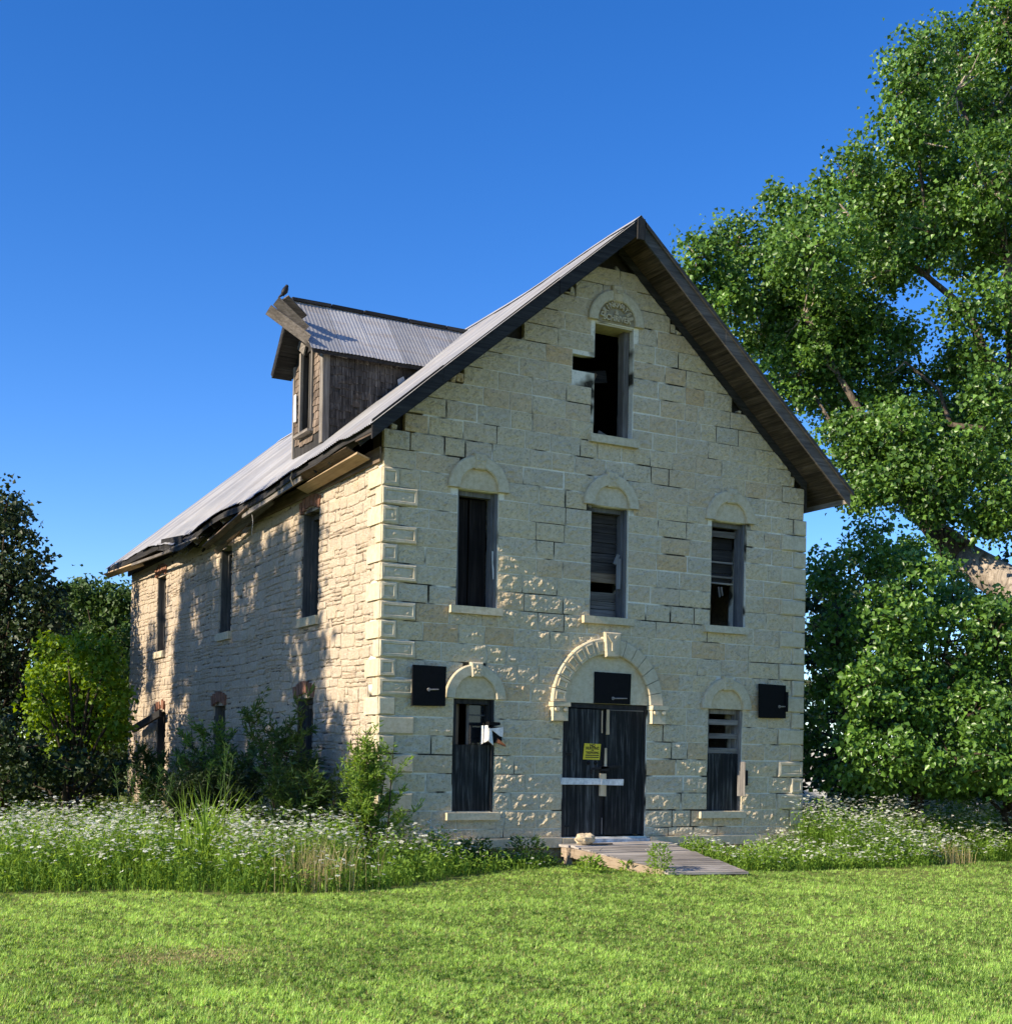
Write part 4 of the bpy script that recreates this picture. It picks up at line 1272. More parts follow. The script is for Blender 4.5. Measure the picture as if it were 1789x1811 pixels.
corrugated(mb, 48, 2, f2, 0.010); mb.build('roof_sheet', M_metal, dormer, smooth=True)
x = XF - 0.06
while x < 3.6:
    w_ = random.uniform(0.5, 0.9)
    mb = MB(); mb.box(x, x + w_ - 0.03, YC - 0.05, YC + 0.05, ZD - 0.02, ZD + 0.035 + random.uniform(0, 0.02), 0.008); mb.build('ridge_cap', W_dark['x'], dormer); x += w_
# far slope: boards of its overhang
for q in range(6):
    a, b = 0.15 * q, 0.15 * q + 0.14
    mb = MB()
    ya_, yb_ = YC + a + 0.02, YC + b + 0.02
    mb.hexa([(XF - 0.1, ya_, dz(ya_) - 0.14), (XD - 0.01, ya_, dz(ya_) - 0.14), (XD - 0.01, yb_, dz(yb_) - 0.14), (XF - 0.1, yb_, dz(yb_) - 0.14), (XF - 0.1, ya_, dz(ya_) - 0.115), (XD - 0.01, ya_, dz(ya_) - 0.115), (XD - 0.01, yb_, dz(yb_) - 0.115), (XF - 0.1, yb_, dz(yb_) - 0.115)])
    mb.build('soffit_board', W_dark['x'], dormer)
mb = MB(); mb.beam((XF - 0.08, YC + 0.05, ZD - 0.10), (XF - 0.08, YC + 0.93, dz(YC + 0.93) - 0.08), 0.03, 0.14, (0, 0, 1), 0.004); mb.build('rake_board', W_dark['y'], dormer)
for q, (a, b) in enumerate((((0.26, 4.00, 8.45), (-0.37, 4.31, 8.95)), ((0.27, 4.15, 8.66), (-0.27, 4.20, 9.09)), ((0.30, 4.40, 8.95), (-0.12, 4.17, 9.16)))):
    mb = MB(); mb.beam(a, b, 0.19 - 0.015 * q, 0.03, (-0.55, -0.75, -0.35), 0.008); mb.build('rake_board', W_gboard, dormer)
# eave strip of loose boards under the near dormer eave
for q in range(4):
    xa = XF + 0.15 + q * 0.5
    mb = MB(); mb.beam((xa, YA - 0.09, 8.30 - 0.01 * q), (xa + 0.55, YA - 0.09 + random.uniform(-0.02, 0.02), 8.29 - random.uniform(0, 0.04)), 0.09, 0.025, (0, 0, 1), 0.006); mb.build('eave_board', W_grey['x'], dormer)
mb = MB(); mb.hexa([(2.02, YA - 0.05, 7.84), (2.17, YA - 0.05, 7.92), (2.17, YA - 0.04, 7.92), (2.02, YA - 0.04, 7.84), (1.98, YA - 0.05, 8.02), (2.10, YA - 0.05, 8.10), (2.10, YA - 0.04, 8.10), (1.98, YA - 0.04, 8.02)]); mb.build('pale_flashing', M_metal, dormer)
# ------------------------------------------------------------------ things standing by the mill
# bird on the dormer peak
bp = Vector((-0.13, 4.19, 9.23))
b = thing('bird', 'small black bird perched on the broken boards at the dormer peak', 'bird', bp - Vector((0, 0, 0.02)))
def bv(x, y, z): return bp + Vector((x, y, z)) * 0.72
mb = MB(); mb.tube([(bv(-0.06, 0.02, -0.03), 0.015), (bv(-0.02, 0.0, 0.02), 0.045), (bv(0.02, 0, 0.08), 0.055), (bv(0.05, 0, 0.15), 0.045), (bv(0.06, 0, 0.19), 0.03)], 10)
mb.build('body', M_bird, b, smooth=True)
mb = MB(); mb.tube([(bv(0.055, 0, 0.17), 0.026), (bv(0.065, -0.005, 0.20), 0.034), (bv(0.065, -0.01, 0.235), 0.018)], 10); mb.tube([(bv(0.06, -0.03, 0.205), 0.011), (bv(0.05, -0.07, 0.20), 0.003)], 6)
mb.build('head', M_bird, b, smooth=True)
mb = MB(); mb.tube([(bv(-0.02, 0, 0.0), 0.03), (bv(-0.09, 0.02, -0.06), 0.02), (bv(-0.13, 0.03, -0.10), 0.012)], 6); mb.build('tail', M_bird, b)
for s_ in (-0.015, 0.02):
    mb = MB(); mb.tube([(bv(0.0, s_, 0.02), 0.008), (bv(-0.005, s_, -0.05), 0.007)], 5); mb.build('leg', M_iron, b)

# yellow sign on the left door leaf
sg = thing('warning_sign', 'small yellow no hunting or trespassing sign on the left black door leaf', 'sign', (3.71, 0.05, 1.23))
mb = MB(); mb.hexa([(3.548, 0.040, 1.232), (3.862, 0.040, 1.228), (3.862, 0.046, 1.228), (3.548, 0.046, 1.232), (3.572, 0.040, 1.49), (3.882, 0.040, 1.482), (3.882, 0.046, 1.482), (3.572, 0.046, 1.49)]); mb.build('sign_plate', M_yellow, sg)
mb = MB()
for txt, size, z, sx in (('NO', 0.058, 1.456, 1.1), ('HUNTING', 0.062, 1.411, 0.88), ('OR', 0.034, 1.375, 1.0), ('TRESPASSING', 0.050, 1.340, 0.82)):
    letters(mb, txt, size, 0.0006, (3.722, 0.0385, z), 0, sx)
for z in (1.300, 1.268): mb.box(3.590, 3.845, 0.0380, 0.0394, z - 0.007, z + 0.007)
mb.build('sign_lettering', M_ink, sg)

# broken white box beside the lower left window
ub = thing('utility_box', 'broken white utility box with black hollow and rusty flap beside the lower left window', 'utility box', (1.82, -0.02, 1.43))
mb = MB()
def shell(x0, x1, y0, y1, z0, z1, t):
    mb.hexa([(x0, y0, z0 + 0.07), (x0 + t, y0, z0 + 0.06), (x0 + t, y1, z0), (x0, y1, z0 + 0.0), (x0, y0 + 0.03, z1), (x0 + t, y0 + 0.03, z1), (x0 + t, y1, z1), (x0, y1, z1)])
    mb.hexa([(x0 + t, y0, z0 + 0.05), (x0 + 0.09, y0 + 0.004, z0 - 0.01), (x0 + 0.09, y0 + 0.016, z0 - 0.01), (x0 + t, y0 + 0.012, z0 + 0.05), (x0 + t, y0, z1 - 0.04), (x0 + 0.06, y0, z1 - 0.07), (x0 + 0.06, y0 + 0.012, z1 - 0.07), (x0 + t, y0 + 0.012, z1 - 0.04)])
    mb.hexa([(x1 - 0.05, y0, z1 - 0.16), (x1, y0, z1 - 0.17), (x1, y0 + 0.012, z1 - 0.17), (x1 - 0.05, y0 + 0.012, z1 - 0.16), (x0 + 0.03, y0, z1 - 0.05), (x1, y0, z1 - 0.02), (x1, y0 + 0.012, z1 - 0.02), (x0 + 0.03, y0 + 0.012, z1 - 0.05)])
shell(1.70, 1.95, -0.22, 0.03, 1.43, 1.72, 0.012); mb.build('shell', M_white, ub)
mb = MB(); mb.box(1.715, 1.945, -0.19, 0.028, 1.46, 1.70, 0.004); mb.build('hollow', M_black, ub)
mb = MB(); mb.box(1.715, 1.90, -0.225, 0.03, 1.722, 1.775, 0.006); mb.build('cap', M_black, ub)
mb = MB(); mb.hexa([(1.83, -0.21, 1.47), (1.99, -0.25, 1.41), (1.99, -0.24, 1.40), (1.83, -0.20, 1.46), (1.86, -0.21, 1.53), (1.97, -0.25, 1.44), (1.97, -0.24, 1.43), (1.86, -0.20, 1.52)]); mb.build('flap', M_rust, ub)

# wooden ramp up to the doors
rp = thing('wooden_ramp', 'weathered grey plank ramp sloping from the black doors to the lawn', 'ramp', (3.9, -1.4, GZ))
NPl = 19
TL, TR = Vector((3.0, -0.16, -0.10)), Vector((4.92, -0.13, -0.075))
BL, BR = Vector((3.42, -2.52, GZ + 0.05)), Vector((4.70, -2.75, GZ + 0.045))
fl = 0.12
for k in range(NPl):
    t0, t1 = k / NPl, (k + random.uniform(0.85, 0.92)) / NPl
    def edge(A, B, t):
        p = A.lerp(B, t)
        # the landing stays nearly level for the first eighth, then the ramp falls
        zz = A.z + (B.z - A.z) * max(0.0, (t - fl) / (1 - fl))
        return Vector((p.x, p.y, zz))
    a, b_, c, d = edge(TL, BL, t0), edge(TR, BR, t0), edge(TR, BR, t1), edge(TL, BL, t1)
    jl, jr = random.uniform(-0.03, 0.03), random.uniform(-0.04, 0.03)
    a.x += jl; d.x += jl; b_.x += jr; c.x += jr
    jz = [random.uniform(-0.007, 0.008) for _ in range(4)]
    th = Vector((0, 0, 0.035))
    P = [d, c, b_, a]
    mb = MB(); mb.hexa([tuple(p - th + Vector((0, 0, z))) for p, z in zip(P, jz)] + [tuple(p + Vector((0, 0, z))) for p, z in zip(P, jz)])
    mb.build('plank', W_deck, rp)
mb = MB(); mb.beam((2.985, -0.30, -0.205), (3.02, -0.62, -0.205), 0.04, 0.14); mb.beam((3.02, -0.62, -0.21), (3.40, -2.42, GZ + 0.005), 0.04, 0.15); mb.build('skirt_board', W_skirt, rp)
mb = MB(); mb.beam((4.88, -0.35, -0.19), (4.68, -2.6, GZ - 0.01), 0.04, 0.14); mb.build('skirt_board', W_skirt, rp)
for (px_, py_, zt) in ((3.02, -0.42, -0.14), (3.26, -1.45, -0.27), (4.80, -0.5, -0.14), (3.5, -0.35, -0.14)):
    mb = MB(); mb.box(px_ - 0.045, px_ + 0.045, py_ - 0.045, py_ + 0.045, GZ - 0.08, zt, 0.004); mb.build('post', W_skirt, rp)

# limestone lump on the landing
rk = thing('limestone_lump', 'pale cream limestone lump lying on the ramp landing before the doors', 'stone', (3.33, -0.42, -0.09))
mb = MB()
nu, nv = 22, 12
i0 = 0
for j in range(nv + 1):
    for i in range(nu):
        th_, ph = math.pi * j / nv, 2 * math.pi * i / nu
        d = Vector((math.sin(th_) * math.cos(ph), math.sin(th_) * math.sin(ph), math.cos(th_)))
        r = 1 + 0.30 * mnoise.noise(d * 1.6 + Vector((4, 2, 1))) + 0.16 * mnoise.noise(d * 4) + 0.06 * mnoise.noise(d * 10)
        dip = 1 - 0.16 * math.exp(-((d.x - 0.05) / 0.16) ** 2) * max(0, d.z)
        mb.v.append((3.33 + 0.185 * r * d.x, -0.42 + 0.12 * r * d.y, 0.0 + 0.095 * r * dip * d.z))
for j in range(nv):
    for i in range(nu):
        a, b_ = j * nu + i, j * nu + (i + 1) % nu
        mb.f.append((a, a + nu, b_ + nu, b_)); mb.m.append(0)
mb.build('stone_body', M_rock, rk)
bd = thing('loose_board', 'short dark board lying beside the limestone lump on the ramp landing', 'board', (3.6, -0.45, -0.085))
mb = MB(); mb.box(3.40, 3.78, -0.50, -0.43, -0.088, -0.068, 0.004); mb.build('board', W_brown['x'], bd)
st = thing('dead_branch', 'thin bare dead branch leaning against the left side of the ramp', 'branch', (3.1, -0.75, GZ))
mb = MB(); mb.tube([((2.98, -1.0, GZ + 0.0), 0.012), ((3.14, -0.95, GZ + 0.17), 0.010), ((3.34, -0.9, GZ + 0.30), 0.006)], 6); mb.tube([((3.1, -0.97, GZ + 0.12), 0.008), ((3.12, -0.98, GZ + 0.28), 0.004)], 5); mb.tube([((3.0, -1.0, GZ + 0.03), 0.009), ((3.25, -1.05, GZ + 0.09), 0.006), ((3.4, -1.02, GZ + 0.12), 0.004)], 5); mb.build('stick', W_grey['x'], st)

# white van half hidden far behind on the gravel
vx, vy = 22.2, 14.6
van = thing('parked_van', 'white van parked far behind the mill, half hidden by the leaves', 'van', (vx, vy, GZ))
dx, dy = Vector((0.877, -0.48, 0)).normalized(), Vector((0.48, 0.877, 0)).normalized()
def V(l, w_, h): return tuple(Vector((vx, vy, GZ)) + dx * l + dy * w_ + Vector((0, 0, h)))
prof = [(-2.5, 0.38), (2.4, 0.38), (2.5, 0.8), (2.3, 1.05), (1.5, 1.2), (0.95, 1.85), (0.6, 1.98), (-2.35, 1.98), (-2.5, 1.8)]
mb = MB(); mb.poly([V(l, -0.9, h) for l, h in prof]); mb.poly([V(l, 0.9, h) for l, h in prof[::-1]])
for k in range(len(prof)):
    a, c = prof[k], prof[(k+1) % len(prof)]
    mb.quad(V(a[0], 0.9, a[1]), V(c[0], 0.9, c[1]), V(c[0], -0.9, c[1]), V(a[0], -0.9, a[1]))
mb.build('body', simple('white_vehicle_paint', (0.70, 0.71, 0.72), 0.35, var=0.04), van)
for l0, l1 in ((-2.2, -1.0), (-0.9, 0.1), (0.2, 1.05)):
    mb = MB(); mb.poly([V(l0, -0.906, 1.2), V(l1 + (0.2 if l1 > 1 else 0), -0.906, 1.2), V(l1 - (0.2 if l1 > 1 else 0), -0.906, 1.75), V(l0, -0.906, 1.75)]); mb.build('window', M_glass, van)
for l in (-1.6, 1.6):
    for s_ in (-0.92, 0.74):
        mb = MB(); P = [(Vector(V(l, s_, 0.33)), 0.33), (Vector(V(l, s_ + 0.18, 0.33)), 0.33)]; mb.tube(P, 18); wh = mb.build('wheel', M_iron, van)
        mb = MB(); mb.tube([(Vector(V(l, s_ - 0.006, 0.33)), 0.19), (Vector(V(l, s_ + 0.02, 0.33)), 0.19)], 14); mb.build('rim', M_steel, wh)
# ------------------------------------------------------------------ vegetation
def unit(v): return v / np.maximum(1e-9, np.linalg.norm(v, axis=-1, keepdims=True))

def leaf_faces(P, D, Nn, ln, wd, fold=0.25):
    """P base (n,3), D direction, Nn normal; kite leaf of two triangles folded at the rib -> verts, faces"""
    n = len(P)
    D = unit(D); Sd = unit(np.cross(D, Nn)); Nn = np.cross(Sd, D)
    ln = np.broadcast_to(np.asarray(ln, float).reshape(-1, 1), (n, 1)); wd = np.broadcast_to(np.asarray(wd, float).reshape(-1, 1), (n, 1))
    mid = P + D * ln * 0.42
    a, c = P, P + D * ln - Nn * ln * 0.12
    b = mid + Sd * wd * 0.5 + Nn * wd * fold; d = mid - Sd * wd * 0.5 + Nn * wd * fold
    V = np.stack([a, b, c, d], 1).reshape(-1, 3)
    i = np.arange(n)[:, None] * 4
    F = np.concatenate([i + np.array([[0, 1, 2]]), i + np.array([[0, 2, 3]])], 1).reshape(-1, 3)
    return V, F

def leaf_cloud(clumps, per_m2, leaf, aspect=0.8, tuft_r=0.28, tuft_n=22, up=0.35, tone_amp=0.5, shell=0.45, droop=0.15):
    """leaves gathered in tufts near the surface of each ellipsoid clump"""
    Vs, Fs, Ts, tufts, off = [], [], [], [], 0
    for (x, y, z, rx, rz) in clumps:
        area = 4 * math.pi * ((rx * rx + rx * rz * 2) / 3)
        nt = max(3, int(area * per_m2 / tuft_n))
        d = unit(NP.normal(size=(nt, 3)))
        r = NP.uniform(shell ** 2, 1.0, size=(nt, 1)) ** 0.5
        # the outline of every clump is uneven
        bumps = np.array([1 + 0.34 * mnoise.noise(Vector((q[0] * 1.9 + x, q[1] * 1.9 + y, q[2] * 1.9 + z))) for q in d])[:, None]
        tc = np.array([[x, y, z]]) + d * r * bumps * np.array([[rx, rx, rz]])
        tufts.append(tc)
        m = NP.poisson(tuft_n, nt) + 4
        idx = np.repeat(np.arange(nt), m)
        tr = NP.uniform(0.6, 1.35, nt) * tuft_r
        P = tc[idx] + NP.normal(size=(len(idx), 3)) * (tr[idx] * 0.55)[:, None] * np.array([[1, 1, 0.8]])
        out_ = unit(P - tc[idx] + d[idx] * 0.2)
        Nn = unit(NP.normal(size=P.shape) * 0.75 + out_ * 0.45 + np.array([[-0.15, -0.1, up]]))
        D = unit(NP.normal(size=P.shape) + out_ * 0.5 + np.array([[0, 0, -droop]]))
        D = unit(D - Nn * (D * Nn).sum(1, keepdims=True))
        l = leaf * NP.uniform(0.5, 1.35, len(P))
        V, F = leaf_faces(P, D, Nn, l, l * aspect)
        tone = np.clip(0.5 + tone_amp * (NP.normal(size=nt) * 0.28)[idx] + NP.normal(size=len(P)) * 0.16, 0, 1)
        Vs.append(V); Fs.append(F + off); Ts.append(np.repeat(tone, 2)); off += len(V)
    return np.concatenate(Vs), np.concatenate(Fs), np.concatenate(Ts), np.concatenate(tufts)

def tree(name, label, cat, base, trunk, limbs, clumps, mat, bark, leaf, per_m2, group=None, twigs=0.25, limb_bark=None, **kw):
    t = thing(name, label, cat, base, group)
    mb = MB(); mb.tube(trunk, 12)
    mb.build('trunk', bark, t, smooth=True)
    for L in limbs:
        mb = MB(); mb.tube(L, 8); mb.build('limb', limb_bark or bark, t, smooth=True)
    V, F, T, tf = leaf_cloud(clumps, per_m2, leaf, **kw)
    np_mesh('crown', V, [F], mat, t, T)
    # twigs run from a nearby limb point into the tufts
    anchors = [Vector(p) for p, r in trunk[1:]] + [Vector(p) for L in limbs for p, r in L[1:]] + [Vector((c[0], c[1], c[2] - c[4] * 0.2)) for c in clumps]
    A = np.array([tuple(a) for a in anchors])
    mb = MB()
    for p in tf[NP.random(len(tf)) < twigs]:
        d = np.linalg.norm(A - p, axis=1); a = A[int(np.argmin(d))]
        if 0.2 < d.min() < 3.0:
            mid = (a + p) / 2 + NP.normal(size=3) * 0.06
            mb.tube([(tuple(a), 0.028), (tuple(mid), 0.017), (tuple(p), 0.006)], 4, False)
    if mb.v: tag(mb.build('twigs', bark, t), kind='stuff')
    return t

def P4(L): return [((a, b, c), r) for a, b, c, r in L]

COTTON_CLUMPS = [(10.81, 6.98, 13.04, 0.42, 0.63), (12.45, 7.64, 13.86, 0.44, 0.79), (11.51, 7.29, 12.28, 0.87, 0.93), (13.2, 7.54, 13.22, 0.97, 0.97), (13.9, 7.25, 14.58, 0.83, 0.83), (13.31, 4.7, 14.66, 0.57, 0.64), (12.48, 4.91, 12.77, 1.14, 0.89), (16.33, 6.99, 15.22, 1.14, 1.0), (15.15, 4.64, 17.31, 0.79, 1.12), (14.98, 4.63, 16.0, 0.72, 0.65), (18.66, 6.46, 19.55, 0.8, 1.02), (17.72, 4.28, 19.19, 0.61, 0.81), (18.03, 6.02, 17.53, 1.14, 1.14), (17.61, 4.41, 17.3, 0.81, 1.49), (16.77, 5.73, 15.56, 1.25, 0.97), (16.32, 3.48, 14.63, 1.03, 1.03), (14.64, 6.92, 12.39, 1.25, 0.97), (14.12, 8.41, 12.23, 1.14, 1.0), (13.74, 6.87, 10.78, 0.95, 0.95), (15.39, 7.09, 10.53, 1.12, 0.98), (15.63, 6.58, 11.7, 0.7, 0.84), (13.85, 4.49, 8.54, 1.02, 0.77), (16.67, 6.47, 10.57, 0.77, 0.7), (17.85, 4.91, 14.12, 1.1, 1.1), (15.78, 4.57, 13.71, 0.79, 0.66), (16.13, 3.02, 11.6, 0.64, 0.76), (17.12, 6.75, 12.0, 0.57, 0.64), (17.02, 4.81, 10.92, 0.81, 0.54), (16.22, 6.55, 8.42, 0.7, 0.56), (17.86, 6.46, 9.31, 1.14, 0.79), (18.39, 5.32, 9.58, 0.98, 0.98), (19.22, 5.95, 8.37, 0.86, 1.01), (14.47, 5.86, 7.82, 0.47, 0.4), (17.5, 6.28, 7.95, 0.85, 0.57), (15.34, 5.56, 13.14, 0.81, 0.54), (20.39, 5.23, 17.93, 1.3, 1.73), (20.25, 5.07, 14.66, 1.29, 1.72), (17.52, 2.62, 10.32, 1.15, 1.41), (17.72, 2.75, 8.05, 1.16, 1.16), (18.9, 2.41, 15.07, 1.18, 1.96), (22.02, 4.58, 12.23, 1.45, 2.17), (19.07, 3.37, 19.27, 1.35, 1.48), (15.32, 7.87, 11.99, 1.29, 1.29), (18.61, 8.29, 15.4, 1.21, 1.21), (20.04, 7.57, 10.87, 1.21, 0.91), (12.96, 3.53, 7.13, 0.67, 0.49), (13.59, 3.18, 7.63, 0.67, 0.61), (13.83, 2.6, 7.07, 0.6, 0.48), (14.34, 2.31, 7.8, 0.72, 0.6), (13.57, 3.18, 8.49, 0.67, 0.61), (15.21, 2.26, 9.25, 0.61, 0.73), (14.51, 2.92, 6.83, 0.49, 0.31), (13.42, 4.4, 8.47, 0.63, 0.63), (15.22, 2.3, 6.44, 0.55, 0.37), (15.25, 3.35, 11.29, 0.38, 0.51), (15.21, 1.85, 6.98, 0.48, 0.6)]
COTTON_TRUNK = [(17.45, 0.03, 0.77, 0.732), (16.94, 0.62, 2.9, 0.656), (16.38, 1.47, 4.49, 0.571), (15.86, 2.54, 5.32, 0.41), (15.48, 3.31, 5.91, 0.354)]
COTTON_LIMBS = [[(15.48, 3.31, 5.91, 0.43), (15.17, 4.04, 6.75, 0.386), (14.84, 4.77, 7.68, 0.287), (14.71, 5.39, 9.1, 0.186), (14.33, 6.15, 10.56, 0.121), (13.59, 6.53, 11.89, 0.067)], [(15.17, 4.04, 6.75, 0.206), (14.96, 4.71, 7.35, 0.17), (14.51, 5.52, 7.63, 0.106), (14.27, 6.22, 7.99, 0.054)], [(16.38, 1.47, 4.49, 0.486), (17.1, 2.39, 7.66, 0.379), (17.19, 3.44, 10.27, 0.314), (17.0, 4.11, 10.74, 0.252), (16.97, 4.34, 11.6, 0.2), (16.83, 4.75, 12.29, 0.162), (16.17, 5.1, 12.89, 0.121), (15.21, 5.62, 13.68, 0.081), (14.48, 6.0, 14.34, 0.054)], [(17.19, 3.44, 10.27, 0.235), (17.81, 4.19, 13.46, 0.175), (17.3, 4.44, 15.47, 0.121), (16.66, 4.76, 17.35, 0.067)], [(16.17, 5.1, 12.89, 0.094), (16.14, 5.1, 14.1, 0.081), (15.86, 5.22, 16.12, 0.054)], [(14.84, 4.77, 7.68, 0.183), (14.61, 6.03, 8.67, 0.108), (13.87, 6.41, 10.01, 0.067)], [(16.65, 3.76, 9.02, 0.157), (16.34, 4.5, 9.26, 0.119), (16.47, 4.98, 10.2, 0.081), (15.74, 5.37, 10.86, 0.054)]]
THICKET_A = [(10.22, 1.65, 4.86, 0.49, 0.44), (10.11, 0.56, 5.37, 0.47, 0.53), (10.64, 2.55, 5.11, 0.25, 0.46), (9.55, 0.89, 3.67, 0.53, 0.63), (8.94, -0.58, 2.58, 0.59, 0.59), (8.97, -0.35, 1.65, 0.45, 0.4), (10.1, 1.74, 3.0, 0.31, 0.99), (9.55, 0.03, 1.05, 0.46, 0.26), (9.8, 1.03, 0.91, 0.36, 0.3), (10.13, 0.63, 0.68, 0.42, 0.25), (10.36, 2.2, 1.24, 0.28, 0.34), (10.63, 2.61, 1.92, 0.28, 0.57)]
THICKET_B = [(10.4, -0.16, 4.78, 0.72, 0.46), (9.55, -0.48, 3.87, 0.8, 0.6), (10.88, -0.4, 3.45, 0.93, 0.83), (9.99, -0.47, 2.38, 0.91, 0.71), (9.28, -0.86, 1.46, 0.59, 0.44), (10.34, -1.21, 1.33, 0.89, 0.45), (9.66, -0.52, 2.97, 0.6, 0.5), (10.76, -0.3, 1.02, 0.62, 0.26), (10.83, 0.47, 0.82, 0.42, 0.21), (11.39, 0.16, 0.8, 0.48, 0.19), (12.3, 0.52, 4.41, 0.77, 0.39), (12.3, 1.64, 5.43, 0.57, 0.41), (12.76, 1.39, 5.1, 0.46, 0.34)]
THICKET_C = [(11.55, -1.11, 3.64, 0.71, 0.82), (10.75, -1.33, 2.08, 0.9, 0.7), (10.92, -1.87, 1.35, 0.59, 0.59), (12.2, -1.69, 3.03, 0.81, 1.11), (11.73, -2.09, 1.61, 0.79, 0.79), (12.92, -2.07, 2.34, 0.91, 1.21), (11.66, -0.79, 0.98, 0.62, 0.27), (11.94, -0.14, 0.78, 0.48, 0.19), (12.39, -0.62, 0.83, 0.53, 0.21), (12.66, -1.34, 0.9, 0.52, 0.26), (12.63, -0.23, 4.04, 0.54, 0.39)]
LEFT_DARK = [(-2.65, 16.1, 6.65, 0.48, 0.69), (-3.1, 14.85, 6.82, 0.39, 0.53), (-2.36, 15.4, 5.84, 0.34, 0.47), (-2.83, 15.12, 5.03, 0.86, 0.8), (-2.32, 14.69, 4.36, 0.66, 0.66), (-3.38, 16.32, 5.79, 0.95, 1.23), (-2.97, 16.13, 3.62, 1.09, 0.95), (-1.72, 16.88, 5.08, 0.31, 0.35), (-2.77, 16.48, 2.41, 1.1, 0.83), (-3.53, 17.99, 4.42, 1.28, 1.71), (-4.1, 17.95, 6.35, 1.27, 1.69), (-1.6, 17.23, 3.76, 0.57, 0.72)]
LEFT_BACK_A = [(0.39, 24.91, 5.93, 0.7, 0.53), (-0.21, 22.94, 4.86, 0.84, 0.84), (1.04, 25.44, 4.78, 0.72, 0.81), (0.84, 26.04, 3.54, 1.08, 1.08), (0.27, 26.05, 5.67, 0.72, 0.72), (0.63, 24.32, 5.37, 0.87, 0.87), (1.24, 24.67, 3.85, 0.88, 1.06)]
LEFT_BACK_B = [(0.64, 20.16, 5.5, 0.56, 0.56), (1.22, 21.97, 4.71, 0.5, 0.75), (0.63, 21.43, 3.98, 0.73, 0.82), (0.88, 20.32, 3.13, 0.64, 0.96), (1.05, 19.45, 4.04, 0.63, 0.94), (1.3, 22.05, 1.88, 0.75, 0.83), (1.23, 22.54, 2.73, 0.67, 0.67), (0.89, 19.67, 0.9, 0.63, 0.63), (0.53, 22.24, 5.35, 0.75, 0.75), (0.66, 20.85, 4.43, 0.73, 0.73), (0.87, 19.82, 5.48, 0.47, 0.47), (-0.08, 20.83, 5.67, 0.64, 0.4), (1.75, 21.51, 2.05, 0.66, 0.99)]
LIME = [(-2.68, 11.38, 3.34, 0.29, 0.45), (-2.56, 9.9, 3.25, 0.3, 0.46), (-2.07, 10.61, 2.73, 0.47, 0.41), (-1.9, 9.54, 2.87, 0.32, 0.37), (-2.5, 11.03, 2.56, 0.53, 0.41), (-1.74, 9.95, 2.37, 0.41, 0.41), (-2.08, 11.08, 2.1, 0.6, 0.38), (-2.52, 11.5, 1.91, 0.36, 0.36), (-1.62, 10.19, 1.57, 0.35, 0.35), (-1.92, 11.21, 1.44, 0.48, 0.3), (-3.03, 10.61, 2.81, 0.21, 0.23), (-2.98, 10.2, 2.33, 0.34, 0.4), (-2.36, 10.76, 1.43, 0.53, 0.35), (-2.06, 9.6, 3.26, 0.4, 0.34), (-1.58, 9.64, 2.08, 0.25, 0.46), (-3.03, 10.8, 1.88, 0.29, 0.35), (-1.8, 10.47, 1.97, 0.47, 0.41)]
UNDER_A = [(-3.7, 8.55, 1.4, 0.64, 0.48), (-3.91, 8.42, 0.76, 0.63, 0.42), (-4.16, 10.43, 1.17, 0.68, 0.79)]
UNDER_B = [(-2.88, 8.47, 0.98, 0.65, 0.38), (-1.93, 9.42, 0.76, 0.57, 0.34), (-3.14, 9.95, 0.51, 0.68, 0.28)]

B_limb_shade = bark_mat('shaded_limb_bark', (0.05, 0.04, 0.03), (0.17, 0.135, 0.10))  # darker than the trunk bark to stand for shade on the limbs
# the big cottonwood on the right: its trunk leans in from beyond the edge
tree('cottonwood_tree', 'huge leaning cottonwood with pale furrowed trunk towering over the right side of the mill', 'tree', (17.6, -0.1, GZ),
     [((17.75, -0.25, GZ - 0.2), 0.85)] + P4(COTTON_TRUNK), [[(p, r * (0.95 if k == 0 and r > 0.3 else 0.55)) for k, (p, r) in enumerate(P4(L))] for L in COTTON_LIMBS], [(a, b, c, d * 1.12, e * 1.1) for a, b, c, d, e in COTTON_CLUMPS], L_cotton, B_pale, 0.108, 200, tone_amp=1.0, twigs=0.2, limb_bark=B_limb_shade, aspect=0.95, tuft_r=0.29, tuft_n=26, droop=0.5, shell=0.3)

def under_tree(name, label, clumps, base, mat, leaf, per_m2, bark=B_dark, group=None, cat='tree', **kw):
    cs = np.array(clumps); top = cs[:, 2].max()
    bx, by = base
    cx, cy = cs[:, 0].mean(), cs[:, 1].mean()
    trunk = [((bx, by, GZ - 0.1), 0.16), ((bx * 0.7 + cx * 0.3, by * 0.7 + cy * 0.3, GZ + (top - GZ) * 0.35), 0.11), ((cx, cy, GZ + (top - GZ) * 0.8), 0.04)]
    limbs = []
    for c in clumps:
        t = random.uniform(0.25, 0.6)
        a = Vector(trunk[0][0]).lerp(Vector(trunk[2][0]), t * 0.8)
        m = a.lerp(Vector(c[:3]), 0.55) + Vector((0, 0, 0.15))
        limbs.append([(tuple(a), 0.05), (tuple(m), 0.03), (tuple(c[:3]), 0.012)])
    return tree(name, label, cat, (bx, by, GZ), trunk, limbs, clumps, mat, bark, leaf, per_m2, group, **kw)

